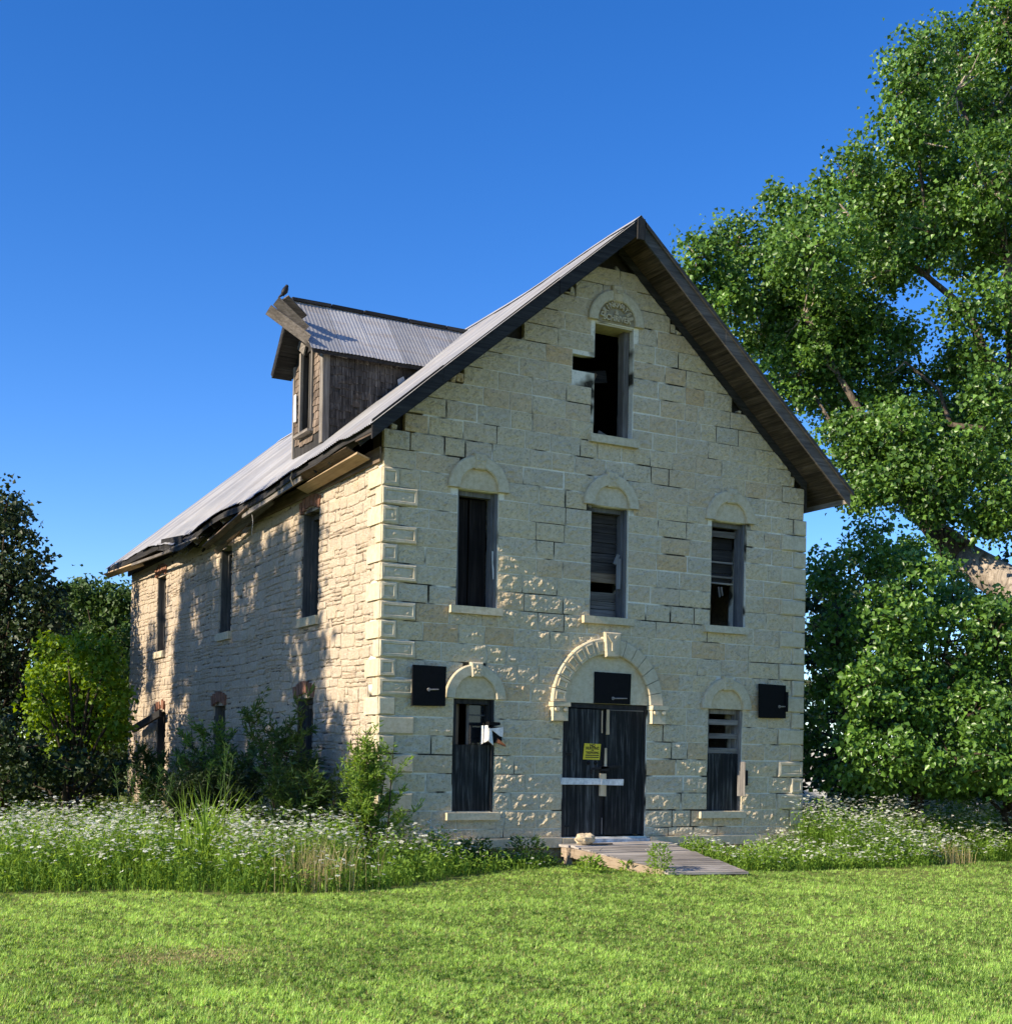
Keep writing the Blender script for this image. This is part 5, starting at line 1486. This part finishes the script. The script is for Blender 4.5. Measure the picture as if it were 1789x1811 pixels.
under_tree('thicket_tree', 'bushy broad leaved tree close against the right corner of the mill', THICKET_A, (10.6, 1.4), L_thicket, 0.105, 230, tuft_r=0.22, tuft_n=30, droop=0.5)
under_tree('thicket_tree', 'broad leaved bushy tree in the middle of the thicket right of the mill', THICKET_B, (11.0, 0.2), L_thicket, 0.105, 230, tuft_r=0.22, tuft_n=30, droop=0.5)
under_tree('thicket_tree', 'low broad leaved tree at the right edge under the leaning trunk', THICKET_C, (12.2, -0.9), L_thicket, 0.105, 230, tuft_r=0.22, tuft_n=30, droop=0.5)
under_tree('background_tree', 'dark tree filling the gap behind the thicket right of the mill', [(17.5, 8.5, 3.4, 2.2, 1.6), (20.5, 6.5, 3.2, 2.4, 1.7), (24.5, 5.5, 3.2, 2.6, 1.8), (18.5, 9.5, 5.6, 1.8, 1.4), (22.5, 7.5, 5.8, 2.2, 1.5), (28.0, 3.5, 3.4, 2.8, 2.2), (12.6, 4.4, 0.9, 1.0, 1.0), (14.2, 3.0, 0.9, 1.1, 1.1), (15.8, 1.8, 0.9, 1.2, 1.1), (13.4, 3.8, 2.6, 1.1, 1.1), (15.4, 2.4, 2.6, 1.2, 1.1), (12.8, 4.4, 4.2, 0.9, 1.0)], (16.5, 6.0), L_dark, 0.17, 60)
under_tree('background_tree', 'distant dark tree low behind the parked van', [(30, 27, 3.0, 3.4, 2.6), (36, 23, 3.0, 3.6, 2.8), (26, 33, 3.2, 3.2, 2.6), (44, 18, 3.5, 4.0, 3.2)], (32, 27), L_dark, 0.3, 16)

# trees on the left, behind the far end of the side wall
under_tree('dark_tree', 'tall dark tree at the left edge rising above the far roof end', LEFT_DARK, (-3.2, 16.6), L_dark, 0.13, 140, tuft_r=0.26, tuft_n=18)
under_tree('background_tree', 'rounded green tree behind the lime bush on the left', LEFT_BACK_A, (0.6, 25.2), L_back, 0.14, 150)
under_tree('background_tree', 'green tree just left of the far end of the mill', LEFT_BACK_B, (1.0, 21.6), L_back, 0.14, 150)
under_tree('lime_bush', 'bright lime green young tree left of the far end of the side wall', LIME, (-2.2, 10.6), L_lime, 0.11, 190, tuft_r=0.2, tuft_n=18)
under_tree('dark_shrub', 'dark shrub at the left edge below the tall dark tree', UNDER_A, (-3.8, 9.5), L_dark, 0.11, 110, cat='shrub', tuft_r=0.2)
under_tree('dark_shrub', 'dark low shrub below the lime bush', UNDER_B, (-2.8, 8.4), L_dark, 0.11, 110, cat='shrub', tuft_r=0.2)
bt = [(-9 + 3.1 * k + random.uniform(-.6, .6), 36 + random.uniform(-2, 3), 2.2 + random.uniform(0, 1.4), 2.2, 2.6) for k in range(6)]
under_tree('background_tree', 'far row of dark trees low on the left horizon', bt, (-3, 36), L_dark, 0.26, 22)

# two trees left of the picture whose shade falls on the side wall
SHADE = [(4.6, 5.0, .3, .8), (7.5, 4.8, .35, .8), (9.7, 4.9, .35, .6), (2.9, 5.0, .2, .7), (5.9, 5.0, .25, .6), (10.6, 4.6, .4, .6), (3.2, 4.7, .35, .7), (3.0, 3.4, .4, .8), (4.2, 3.9, .7, .8), (5.2, 4.5, .5, .7), (5.5, 3.3, .9, .8), (6.6, 4.7, .35, .6), (6.8, 2.9, 1, .9), (8, 3.8, .7, .9), (9, 4.5, .6, .7), (9.3, 2.9, 1, .9),
         (10.5, 3.8, .7, .9), (11.0, 3.0, .6, .7), (4.5, 2.3, 1, .7), (3.4, 1.5, .6, .8), (6, 1.5, 1.2, .8), (8.5, 1.5, 1.2, .8), (1.6, 1.3, .4, .5), (1.3, .4, .7, .5), (2.3, .9, .6, .7), (2.6, 2.1, .4, .8), (3.6, .5, 1, .6), (5.2, .4, 1, .6), (7.2, .5, 1.1, .7), (7.4, 2.0, 1, .8), (9.2, .4, .8, .7), (5.0, 2.9, .6, .6), (8.2, 2.7, .8, .7), (12.4, 4.2, .3, .6), (13.4, 3.2, .4, 1.0), (13.2, 1.6, .5, .7), (14.6, 1.2, .4, .5)]
def cast(y, z, r, rz, x): return (x, y + x * math.tan(SUN_DELTA), z - x * SUN_SLOPE, r, rz)
SH1 = [cast(y, z, r * 0.98, rz * 1.1, random.uniform(-13.5, -11)) for y, z, r, rz in SHADE if y < 9.5]
SH2 = [cast(y, z, r, rz, random.uniform(-14.5, -12.5)) for y, z, r, rz in SHADE if y >= 9.5] + [(-14.5, 17.0, 6.5, 1.2, 1.2), (-14.5, 19.0, 6.5, 1.8, 2.0), (-15, 21.5, 7.5, 1.8, 2.4)]
under_tree('shade_tree', 'leafy tree beyond the left edge whose shade dapples the middle of the side wall', SH1, (-12.4, 5.8), L_back, 0.17, 150, tuft_r=0.34, tuft_n=16, twigs=0.1)
under_tree('shade_tree', 'second leafy tree beyond the left edge shading the far end of the side wall', SH2, (-13.6, 13.2), L_back, 0.17, 120, tuft_r=0.34, tuft_n=16, twigs=0.1)

for k, (yy, lab) in enumerate(((2.5, 'unseen tree added far beyond the left edge to block western sky light, nearest of its row'), (11.0, 'unseen tree added far beyond the left edge to block western sky light, middle of its row'), (20.0, 'unseen tree added far beyond the left edge to block western sky light, farthest of its row'))):
    under_tree('sky_block_tree', lab, [(-29 + random.uniform(-1, 1), yy + q * 2.2 + random.uniform(-.5, .5), zz + random.uniform(-.6, .6), 2.1, 2.2) for q in (-1.3, 0, 1.3) for zz in (2.5, 6.0, 9.0)], (-29, yy), L_dark, 0.42, 14, group='added row of unseen trees blocking western sky light', twigs=0.0, tuft_r=0.6)  # unseen trees added to keep western sky light off the side wall
under_tree('dark_shrub', 'dark undergrowth filling the ground below the left trees', [(-6.5, 11.5, 0.5, 1.0, 0.8), (-5.2, 12.5, 0.6, 1.0, 0.9), (-4.0, 12.0, 0.6, 1.0, 0.9), (-2.6, 12.6, 0.5, 0.9, 0.8), (-1.4, 13.0, 0.5, 0.8, 0.8), (-1.0, 15.5, 0.7, 0.9, 1.0), (-2.4, 16.5, 0.8, 1.2, 1.1), (-4.5, 15.0, 0.9, 1.4, 1.2)], (-3.6, 12.6), L_dark, 0.12, 110, cat='shrub', tuft_r=0.22)
# saplings and tall weeds along the side wall
def sapling(label, base, h, spread, n_br, mat=L_sap, leaf=0.10, lean=(0, 0), dens=1.0, name='wall_sapling', aspect=0.24):
    bx, by = base
    t = thing(name, label, 'sapling', (bx, by, GZ), 'saplings against the side wall')
    mb = MB(); LV, LD = [], []
    for s in range(max(2, n_br // 7)):
        ax = bx + random.gauss(0, spread * 0.18); ay = by + random.gauss(0, spread * 0.18)
        hh = h * random.uniform(0.72, 1.0) if s else h
        tx, ty = ax + lean[0] + random.gauss(0, spread * 0.25), ay + lean[1] + random.gauss(0, spread * 0.25)
        pts = [((ax + (tx - ax) * q ** 1.5, ay + (ty - ay) * q ** 1.5, GZ + hh * q), 0.018 * (1 - q) + 0.003) for q in (0, 0.35, 0.7, 1.0)]
        mb.tube(pts, 5, False)
        for k in range(9):
            q = random.uniform(0.10, 0.97)
            p0 = Vector((ax + (tx - ax) * q ** 1.5, ay + (ty - ay) * q ** 1.5, GZ + hh * q))
            a = random.uniform(0, 2 * math.pi); L = spread * random.uniform(0.3, 0.9) * (1.1 - 0.6 * q)
            p1 = p0 + Vector((math.cos(a) * L, math.sin(a) * L, L * random.uniform(0.7, 1.3)))
            mb.tube([(p0, 0.006), (p1, 0.002)], 3, False)
            for j in range(int(26 * dens)):
                u = random.uniform(0.1, 1.05)
                LV.append(tuple(p0.lerp(p1, u) + Vector((random.gauss(0, .02), random.gauss(0, .02), random.gauss(0, .02)))))
                dd = (p1 - p0).normalized() * 0.7 + Vector((random.gauss(0, .8), random.gauss(0, .8), random.gauss(0.15, .6)))
                LD.append(tuple(dd))
        for j in range(int(45 * dens)):
            q = random.uniform(0.1, 1.03)
            LV.append((ax + (tx - ax) * q ** 1.5, ay + (ty - ay) * q ** 1.5, GZ + hh * q)); LD.append((random.gauss(0, 1), random.gauss(0, 1), random.gauss(0.7, 0.4)))
    mb.build('stem', B_dark, t)
    P = np.array(LV); D = unit(np.array(LD)); Nn = unit(NP.normal(size=P.shape) + np.array([[0, 0, 0.8]]))
    l = leaf * NP.uniform(0.7, 1.3, len(P))
    V, F = leaf_faces(P, D, Nn, l, l * aspect, 0.15)
    np_mesh('foliage', V, [F], mat, t, np.repeat(np.clip(NP.normal(0.5, 0.22, len(P)), 0, 1), 2))
    return t
sapling('tall bright green sapling in front of the left corner of the mill', (-0.42, -0.62), 1.95, 0.55, 84, dens=2.2, leaf=0.085)
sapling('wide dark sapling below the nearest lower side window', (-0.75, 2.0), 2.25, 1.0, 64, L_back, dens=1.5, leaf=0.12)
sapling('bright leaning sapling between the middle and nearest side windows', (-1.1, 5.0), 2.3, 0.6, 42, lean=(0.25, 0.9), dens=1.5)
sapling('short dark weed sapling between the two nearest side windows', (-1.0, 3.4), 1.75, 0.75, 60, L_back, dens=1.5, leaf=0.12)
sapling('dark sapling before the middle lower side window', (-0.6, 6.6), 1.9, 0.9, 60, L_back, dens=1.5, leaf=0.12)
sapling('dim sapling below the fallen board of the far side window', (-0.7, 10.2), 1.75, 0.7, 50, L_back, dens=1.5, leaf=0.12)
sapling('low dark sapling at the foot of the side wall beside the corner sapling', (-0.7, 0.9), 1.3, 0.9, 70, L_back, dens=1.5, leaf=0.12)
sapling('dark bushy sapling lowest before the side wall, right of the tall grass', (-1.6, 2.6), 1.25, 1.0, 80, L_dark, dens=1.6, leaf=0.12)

# ---- blades
def blades(P, h, w, az, lean, seg=2):
    n = len(P)
    d = np.stack([np.cos(az), np.sin(az), np.zeros(n)], 1); s = np.stack([-np.sin(az), np.cos(az), np.zeros(n)], 1)
    h = h[:, None]; w = w[:, None]; lean = lean[:, None]
    up = np.array([[0, 0, 1.0]])
    tip = P + up * h * np.sqrt(np.clip(1 - lean ** 2 * 0.5, 0.1, 1)) + d * h * lean
    a, b = P - s * w * 0.5, P + s * w * 0.5
    if seg == 1:
        V = np.stack([a, b, tip], 1).reshape(-1, 3)
        i = np.arange(n)[:, None] * 3
        return V, [i + np.array([[0, 1, 2]])], 1
    m = P + up * h * 0.55 + d * h * lean * 0.28
    c, e = m + s * w * 0.38, m - s * w * 0.38
    V = np.stack([a, b, c, e, tip], 1).reshape(-1, 3)
    i = np.arange(n)[:, None] * 5
    F = np.stack([i + np.array([[0, 1, 2]]), i + np.array([[0, 2, 3]]), i + np.array([[3, 2, 4]])], 1).reshape(-1, 3)
    return V, [F], 3

def nz2(x, y, s, o=0.0):
    return np.array([mnoise.noise(Vector((a * s, b * s, o))) for a, b in zip(x, y)])
def grid_noise(s, o, x0=-16, x1=24, y0=-18, y1=20, step=0.2):
    gx = np.arange(x0, x1, step); gy = np.arange(y0, y1, step)
    G = np.array([[mnoise.noise(Vector((a * s, b * s, o))) for a in gx] for b in gy])
    def f(x, y):
        i = np.clip(((x - x0) / step).astype(int), 0, len(gx) - 1); j = np.clip(((y - y0) / step).astype(int), 0, len(gy) - 1)
        return G[j, i]
    return f
n_low, n_mid, n_hi = grid_noise(0.35, 1.0), grid_noise(1.1, 5.0), grid_noise(2.6, 9.0)
gzf = grid_noise(0.23, 3.1)
def gz_at(x, y): return GZ + 0.05 * gzf(x, y)
# front edge of the tall weeds
EX = np.array([-16, -9, -5.5, -3.7, -2.2, -0.95, 0.25, 1.4, 2.65, 2.9])
EY = np.array([-1.2, -1.6, -2.0, -2.5, -3.0, -2.75, -1.95, -1.25, -0.85, -0.5])
RX = np.array([4.9, 6.1, 7.2, 8.1, 9.3, 10.4, 11.5, 13, 18])
RY = np.array([-2.3, -2.35, -2.45, -2.45, -2.2, -1.75, -2.1, -2.2, -2.2])
def in_left(x, y): return (x < 2.9) & (y > np.interp(x, EX, EY) + 0.3 * n_mid(x, x * 0.3) + 0.22 * n_hi(x, y)) & ~((x > -0.05) & (y > -0.12))
def in_right(x, y): return (x > 4.9) & (y > np.interp(x, RX, RY) + 0.25 * n_mid(x, x * 0.3) + 0.22 * n_hi(x, y)) & ~((x < 8.08) & (y > -0.12))

# lawn: mown blades over the wedge in front, thinner outside it
def lawn():
    PX, PY, PT, PH = [], [], [], []
    cx, cy = -7.8, -18.07
    for (d0, d1, dens, s0, s1) in ((3.0, 17.0, 900, -62, -24), (3.0, 22.0, 900, 24, 62), (3.0, 7.0, 1500, -24, 24)) + tuple((a, b, c, -24, 24) for a, b, c in ((7.0, 12.0, 4900), (12.0, 16.0, 3300), (16.0, 20.5, 2100), (20.5, 25.0, 1300))):
        ang0, ang1 = R(28.7 + s0), R(28.7 + s1)
        n = int(dens / 7 * (ang1 - ang0) * (d1 * d1 - d0 * d0) / 2)
        a = NP.uniform(ang0, ang1, n); d = np.sqrt(NP.uniform(d0 * d0, d1 * d1, n))
        m = NP.poisson(7, n) + 1
        k = np.repeat(np.arange(n), m)
        PX.append((cx + np.sin(a) * d)[k] + NP.normal(0, 0.013, len(k))); PY.append((cy + np.cos(a) * d)[k] + NP.normal(0, 0.013, len(k)))
        PT.append(NP.normal(0, 0.30, n)[k]); PH.append(NP.uniform(0.7, 1.25, n)[k])
    x = np.concatenate(PX); y = np.concatenate(PY); tt = np.concatenate(PT); th = np.concatenate(PH)
    k = ~(in_left(x, y + 0.06) | in_right(x, y + 0.06)) & (y < -0.1)
    x, y, tt, th = x[k], y[k], tt[k], th[k]
    n = len(x)
    z = gz_at(x, y)
    h = 0.033 * NP.uniform(0.6, 1.2, n) * th * (1 + 0.35 * n_mid(x, y) + 0.3 * n_hi(x, y))
    dry = np.exp(-(((x + 4.9) / 0.62) ** 2 + ((y + 7.5 - (x + 4.9) * 0.05) / 0.36) ** 2))
    h *= 1 - 0.45 * dry
    V, F, m = blades(np.stack([x, y, z], 1), h, NP.uniform(0.0055, 0.0105, n), NP.uniform(0, 6.283, n), NP.uniform(0.2, 1.15, n), 1)
    tone = np.clip(0.48 + 0.42 * n_low(x, y) + 0.25 * n_mid(x, y) + 0.2 * n_hi(x, y) + 0.07 * np.sin((x * 0.93 + y * 0.36) * 5.2) + tt + NP.normal(0, 0.14, n), 0, 1)
    straw = NP.random(n) < 0.035 + 0.62 * dry + 0.05 * np.clip(n_mid(x, y + 40 * 0), 0, 1)
    o = np_mesh('lawn_grass', V, [F[0][~straw]], L_grass, None, tone[~straw])
    tag(o, 'short mown bright green lawn across the foreground', 'grass', kind='stuff')
    V2 = V.reshape(-1, 3, 3)[straw].reshape(-1, 3)
    i = np.arange(int(straw.sum()))[:, None] * 3
    o = np_mesh('dry_grass', V2, [i + np.array([[0, 1, 2]])], L_dry, None, tone[straw])
    tag(o, 'dry straw coloured blades in the mown lawn, thickest in a pale patch at left', 'grass', kind='stuff')
lawn()

def weeds(name, label, inside, box, dens, hmax, flower, hfun, seedy=1.0):
    x0, x1, y0, y1 = box
    n = int((x1 - x0) * (y1 - y0) * dens)
    x = NP.uniform(x0, x1, n); y = NP.uniform(y0, y1, n)
    k = inside(x, y) & (NP.random(n) < np.clip(0.62 + 1.1 * n_hi(x, y) + 0.7 * n_mid(x, y), 0.10, 1))
    x, y = x[k], y[k]; n = len(x)
    z = gz_at(x, y)
    H = hfun(x, y) * NP.uniform(0.6, 1.2, n) * (1 + 0.34 * n_mid(x, y) + 0.22 * n_hi(x, y))
    P = np.stack([x, y, z], 1)
    az = NP.uniform(0, 6.283, n); lean = NP.uniform(0.02, 0.35, n)
    # stems
    V, F, m = blades(P, H, np.full(n, 0.007), az, lean, 2)
    Vs, Fs, Ts = [V], [F[0]], [np.repeat(NP.uniform(0.2, 0.7, n), 3)]; off = len(V)
    # grassy leaves at the foot
    nb = 3
    Pb = np.repeat(P, nb, 0) + NP.normal(0, 0.05, (n * nb, 3)) * np.array([[1, 1, 0]])
    hb = np.repeat(H, nb) * NP.uniform(0.35, 0.85, n * nb)
    V, F, m = blades(Pb, hb, NP.uniform(0.007, 0.013, n * nb), NP.uniform(0, 6.283, n * nb), NP.uniform(0.15, 0.9, n * nb), 2)
    Vs.append(V); Fs.append(F[0] + off); Ts.append(np.repeat(np.clip(0.45 + 0.35 * n_mid(Pb[:, 0], Pb[:, 1]) + NP.normal(0, 0.2, n * nb), 0, 1), 3)); off += len(V)
    # small leaves along the stem
    nl = 6
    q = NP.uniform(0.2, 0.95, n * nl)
    d = np.stack([np.cos(az), np.sin(az), np.zeros(n)], 1)
    Pl = np.repeat(P, nl, 0) + np.array([[0, 0, 1.0]]) * (np.repeat(H, nl) * q)[:, None] + np.repeat(d * (H * lean)[:, None], nl, 0) * (q ** 2)[:, None] + NP.normal(0, 0.035, (n * nl, 3))
    D = unit(NP.normal(size=Pl.shape) + np.array([[0, 0, 0.3]])); Nn = unit(NP.normal(size=Pl.shape) * 0.6 + np.array([[0, 0, 0.9]]))
    l = 0.06 * NP.uniform(0.6, 1.5, len(Pl))
    V, F = leaf_faces(Pl, D, Nn, l, l * 0.42, 0.15)
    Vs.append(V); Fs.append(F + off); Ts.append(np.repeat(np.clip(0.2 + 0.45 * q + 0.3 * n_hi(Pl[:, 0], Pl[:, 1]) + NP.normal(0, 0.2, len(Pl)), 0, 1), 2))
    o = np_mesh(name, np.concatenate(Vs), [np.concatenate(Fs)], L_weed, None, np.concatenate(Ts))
    tag(o, label[0], 'weeds', kind='stuff')
    # flat white flower heads
    f = NP.random(n) < flower(x, y)
    nf_ = int(f.sum()); hd = 2
    tip = P[f] + np.array([[0, 0, 1.0]]) * (H[f] * 1.0)[:, None] + d[f] * (H[f] * lean[f])[:, None]
    head = np.repeat(tip, hd, 0) + NP.normal(0, 0.045, (nf_ * hd, 3)) * np.array([[1, 1, 0.5]])
    pet = 6
    nh = len(head)
    ang = (np.arange(pet)[None, :] * (2 * math.pi / pet) + NP.uniform(0, 1, (nh, 1))).ravel()
    tl = np.repeat(NP.normal(0, 0.25, (nh, 2)), pet, 0)
    Pc = np.repeat(head, pet, 0)
    D = np.stack([np.cos(ang), np.sin(ang), tl[:, 0] * np.cos(ang) + tl[:, 1] * np.sin(ang)], 1)
    Nn = unit(np.stack([-tl[:, 0], -tl[:, 1], np.ones(len(Pc))], 1) + NP.normal(0, 0.12, Pc.shape))
    rad = np.repeat(NP.uniform(0.016, 0.034, nh), pet) * NP.uniform(0.8, 1.2, nh * pet)
    V, F = leaf_faces(Pc + D * 0.004, D, Nn, rad, rad * 0.8, 0.05)
    o = np_mesh(name + '_flowers', V, [F], L_flower, None, np.repeat(NP.uniform(0, 1, len(Pc)), 2))
    tag(o, label[1], 'flowers', kind='stuff')

def edge_ramp(x, y, X, Y, d=0.7): return np.clip((y - np.interp(x, X, Y)) / d, 0, 1)
def hl(x, y):
    e = edge_ramp(x, y, EX, EY, 0.9)
    base = np.where(x > 0.4, 0.50, np.where(x < -4, 0.58, 0.62)) - np.clip((x - 0.7) * 0.2, 0, 0.3)
    return base * (0.45 + 0.55 * e)
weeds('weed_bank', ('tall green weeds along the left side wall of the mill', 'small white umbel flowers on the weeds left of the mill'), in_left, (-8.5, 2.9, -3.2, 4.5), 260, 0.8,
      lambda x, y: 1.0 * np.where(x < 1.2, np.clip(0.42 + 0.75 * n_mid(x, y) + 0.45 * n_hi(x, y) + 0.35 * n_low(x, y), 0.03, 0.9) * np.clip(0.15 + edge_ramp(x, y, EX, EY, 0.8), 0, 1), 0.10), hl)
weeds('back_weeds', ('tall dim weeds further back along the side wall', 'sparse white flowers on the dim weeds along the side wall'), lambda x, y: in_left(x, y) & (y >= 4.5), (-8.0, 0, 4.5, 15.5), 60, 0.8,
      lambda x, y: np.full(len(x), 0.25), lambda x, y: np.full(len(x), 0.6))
def hr(x, y):
    e = edge_ramp(x, y, RX, RY, 1.3)
    return np.where(x < 7.6, 0.20 + 0.16 * e * np.clip(n_mid(x, y) + 0.8, 0, 1.5), 0.24 + 0.58 * e)
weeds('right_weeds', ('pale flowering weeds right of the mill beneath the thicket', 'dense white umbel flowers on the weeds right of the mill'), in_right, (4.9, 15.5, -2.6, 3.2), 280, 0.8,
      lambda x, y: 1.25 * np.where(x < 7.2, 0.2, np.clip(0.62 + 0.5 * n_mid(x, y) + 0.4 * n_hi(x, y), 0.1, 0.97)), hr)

# dry straw among the weeds
def dry_tuft(label, c, n, h, r):
    x = NP.normal(c[0], r, n); y = NP.normal(c[1], r * 0.7, n)
    V, F, m = blades(np.stack([x, y, gz_at(x, y)], 1), h * NP.uniform(0.5, 1.1, n), NP.uniform(0.004, 0.008, n), NP.uniform(0, 6.283, n), NP.uniform(0.05, 0.5, n), 2)
    o = np_mesh('dry_grass_tuft', V, F, L_dry, None, np.repeat(NP.uniform(0, 1, n), 3))
    tag(o, label, 'dry grass', kind='stuff')
dry_tuft('straw coloured tuft in the middle of the left weed bank', (-1.9, -2.55), 240, 0.7, 0.3)
dry_tuft('small dry grass tuft at the foot of the right weeds', (9.4, -2.0), 260, 0.4, 0.22)
dry_tuft('dry grass fringe below the plinth right of the ramp', (6.2, -0.45), 420, 0.32, 0.6)
dry_tuft('dry brown stalks beside the tall grass clump', (-2.35, -0.9), 120, 0.75, 0.16)

# clump of tall grass with seed heads
def tall_grass(label, c, n, h, r):
    t = thing('tall_grass_clump', label, 'grass clump', (c[0], c[1], GZ))
    x = NP.normal(c[0], r, n); y = NP.normal(c[1], r, n)
    V, F, m = blades(np.stack([x, y, gz_at(x, y)], 1), h * NP.uniform(0.5, 1.1, n), NP.uniform(0.018, 0.034, n), NP.uniform(0, 6.283, n), NP.uniform(0.05, 0.75, n), 2)
    np_mesh('blades', V, F, L_weed, t, np.repeat(NP.uniform(0.5, 1, n), 3))
    for k in range(5):
        sx, sy = c[0] + random.gauss(0, r), c[1] + random.gauss(0, r)
        hh = h * random.uniform(1.15, 1.5); lx, ly = random.gauss(0, .12), random.gauss(0, .12)
        mb = MB(); mb.tube([((sx, sy, GZ), 0.006), ((sx + lx * .4, sy + ly * .4, GZ + hh * .6), 0.004), ((sx + lx, sy + ly, GZ + hh), 0.002)], 4, False)
        for j in range(26):
            q = random.uniform(0.78, 1.0); p = Vector((sx + lx * q, sy + ly * q, GZ + hh * q)); a = random.uniform(0, 6.28)
            e = p + Vector((math.cos(a) * 0.05, math.sin(a) * 0.05, 0.05))
            mb.tube([(p, 0.002), (e, 0.004)], 3, False)
        mb.build('seed_stalk', L_sap, t)
tall_grass('bright clump of tall reed grass with seed heads in the left weeds', (-2.7, -0.6), 150, 1.25, 0.16)
tall_grass('smaller pale clump of tall grass left of the reed clump', (-3.35, 0.5), 70, 1.0, 0.13)

# leafy plants by the ramp and the plinth
def leafy(name, label, c, n, h, r, leaf, mat=L_weed, flowers=0, cat='plant', aspect=0.4):
    t = thing(name, label, cat, (c[0], c[1], GZ))
    q = NP.random(n); a = NP.uniform(0, 6.283, n); rr = r * NP.random(n) ** 0.5 * (1.1 - 0.6 * q)
    P = np.stack([c[0] + rr * np.cos(a), c[1] + rr * np.sin(a), GZ + 0.02 + h * q], 1)
    D = unit(np.stack([np.cos(a), np.sin(a), NP.uniform(-0.2, 1.2, n)], 1) + NP.normal(0, 0.5, (n, 3))); Nn = unit(NP.normal(size=P.shape) * 0.6 + np.array([[0, 0, 1.0]]))
    l = leaf * NP.uniform(0.6, 1.3, n)
    V, F = leaf_faces(P, D, Nn, l, l * aspect, 0.15)
    np_mesh('foliage', V, [F], mat, t, np.repeat(NP.uniform(0.3, 1, n), 2))
    ns = 14
    sx = NP.normal(c[0], r * 0.4, ns); sy = NP.normal(c[1], r * 0.4, ns)
    V, F, m = blades(np.stack([sx, sy, np.full(ns, GZ)], 1), h * NP.uniform(0.7, 1.1, ns), np.full(ns, 0.008), NP.uniform(0, 6.28, ns), NP.uniform(0, 0.4, ns), 2)
    np_mesh('stems', V, F, mat, t, np.repeat(NP.uniform(0.3, 1, ns), 3))
    if flowers:
        a = NP.uniform(0, 6.283, flowers); rr = r * NP.random(flowers) ** 0.5
        P = np.stack([c[0] + rr * np.cos(a), c[1] + rr * np.sin(a), GZ + h * NP.uniform(0.75, 1.1, flowers)], 1)
        V, F = leaf_faces(P, unit(NP.normal(size=P.shape) * np.array([[1, 1, .3]])), np.tile(np.array([[0, 0, 1.0]]), (flowers, 1)), np.full(flowers, 0.02), np.full(flowers, 0.018), 0.05)
        tag(np_mesh('flowers', V, [F], L_flower, t, np.repeat(NP.uniform(0, 1, flowers), 2)), kind='stuff')
leafy('flowering_weed', 'white flowered weed growing up beside the lower left part of the ramp', (3.36, -2.35), 420, 0.42, 0.2, 0.06, flowers=160)
leafy('leafy_weed', 'broad leafed weed at the foot of the ramp post', (2.62, -1.7), 200, 0.20, 0.24, 0.08)
leafy('leafy_weed', 'small star leafed weed under the ramp skirt board', (3.14, -1.8), 22, 0.11, 0.08, 0.12, aspect=0.3)
leafy('leafy_weed', 'dark leafy weeds at the plinth left of the doors', (2.2, -0.55), 420, 0.42, 0.42, 0.08, L_back)
leafy('leafy_weed', 'dark weeds against the plinth below the lower left window', (1.35, -0.5), 420, 0.40, 0.40, 0.08, L_back)
leafy('flowering_weed', 'flowering weed right of the ramp foot', (5.35, -2.1), 420, 0.36, 0.40, 0.06, flowers=110)
leafy('leafy_weed', 'bright low leaves right of the ramp under the plinth', (5.7, -1.1), 300, 0.26, 0.42, 0.07)
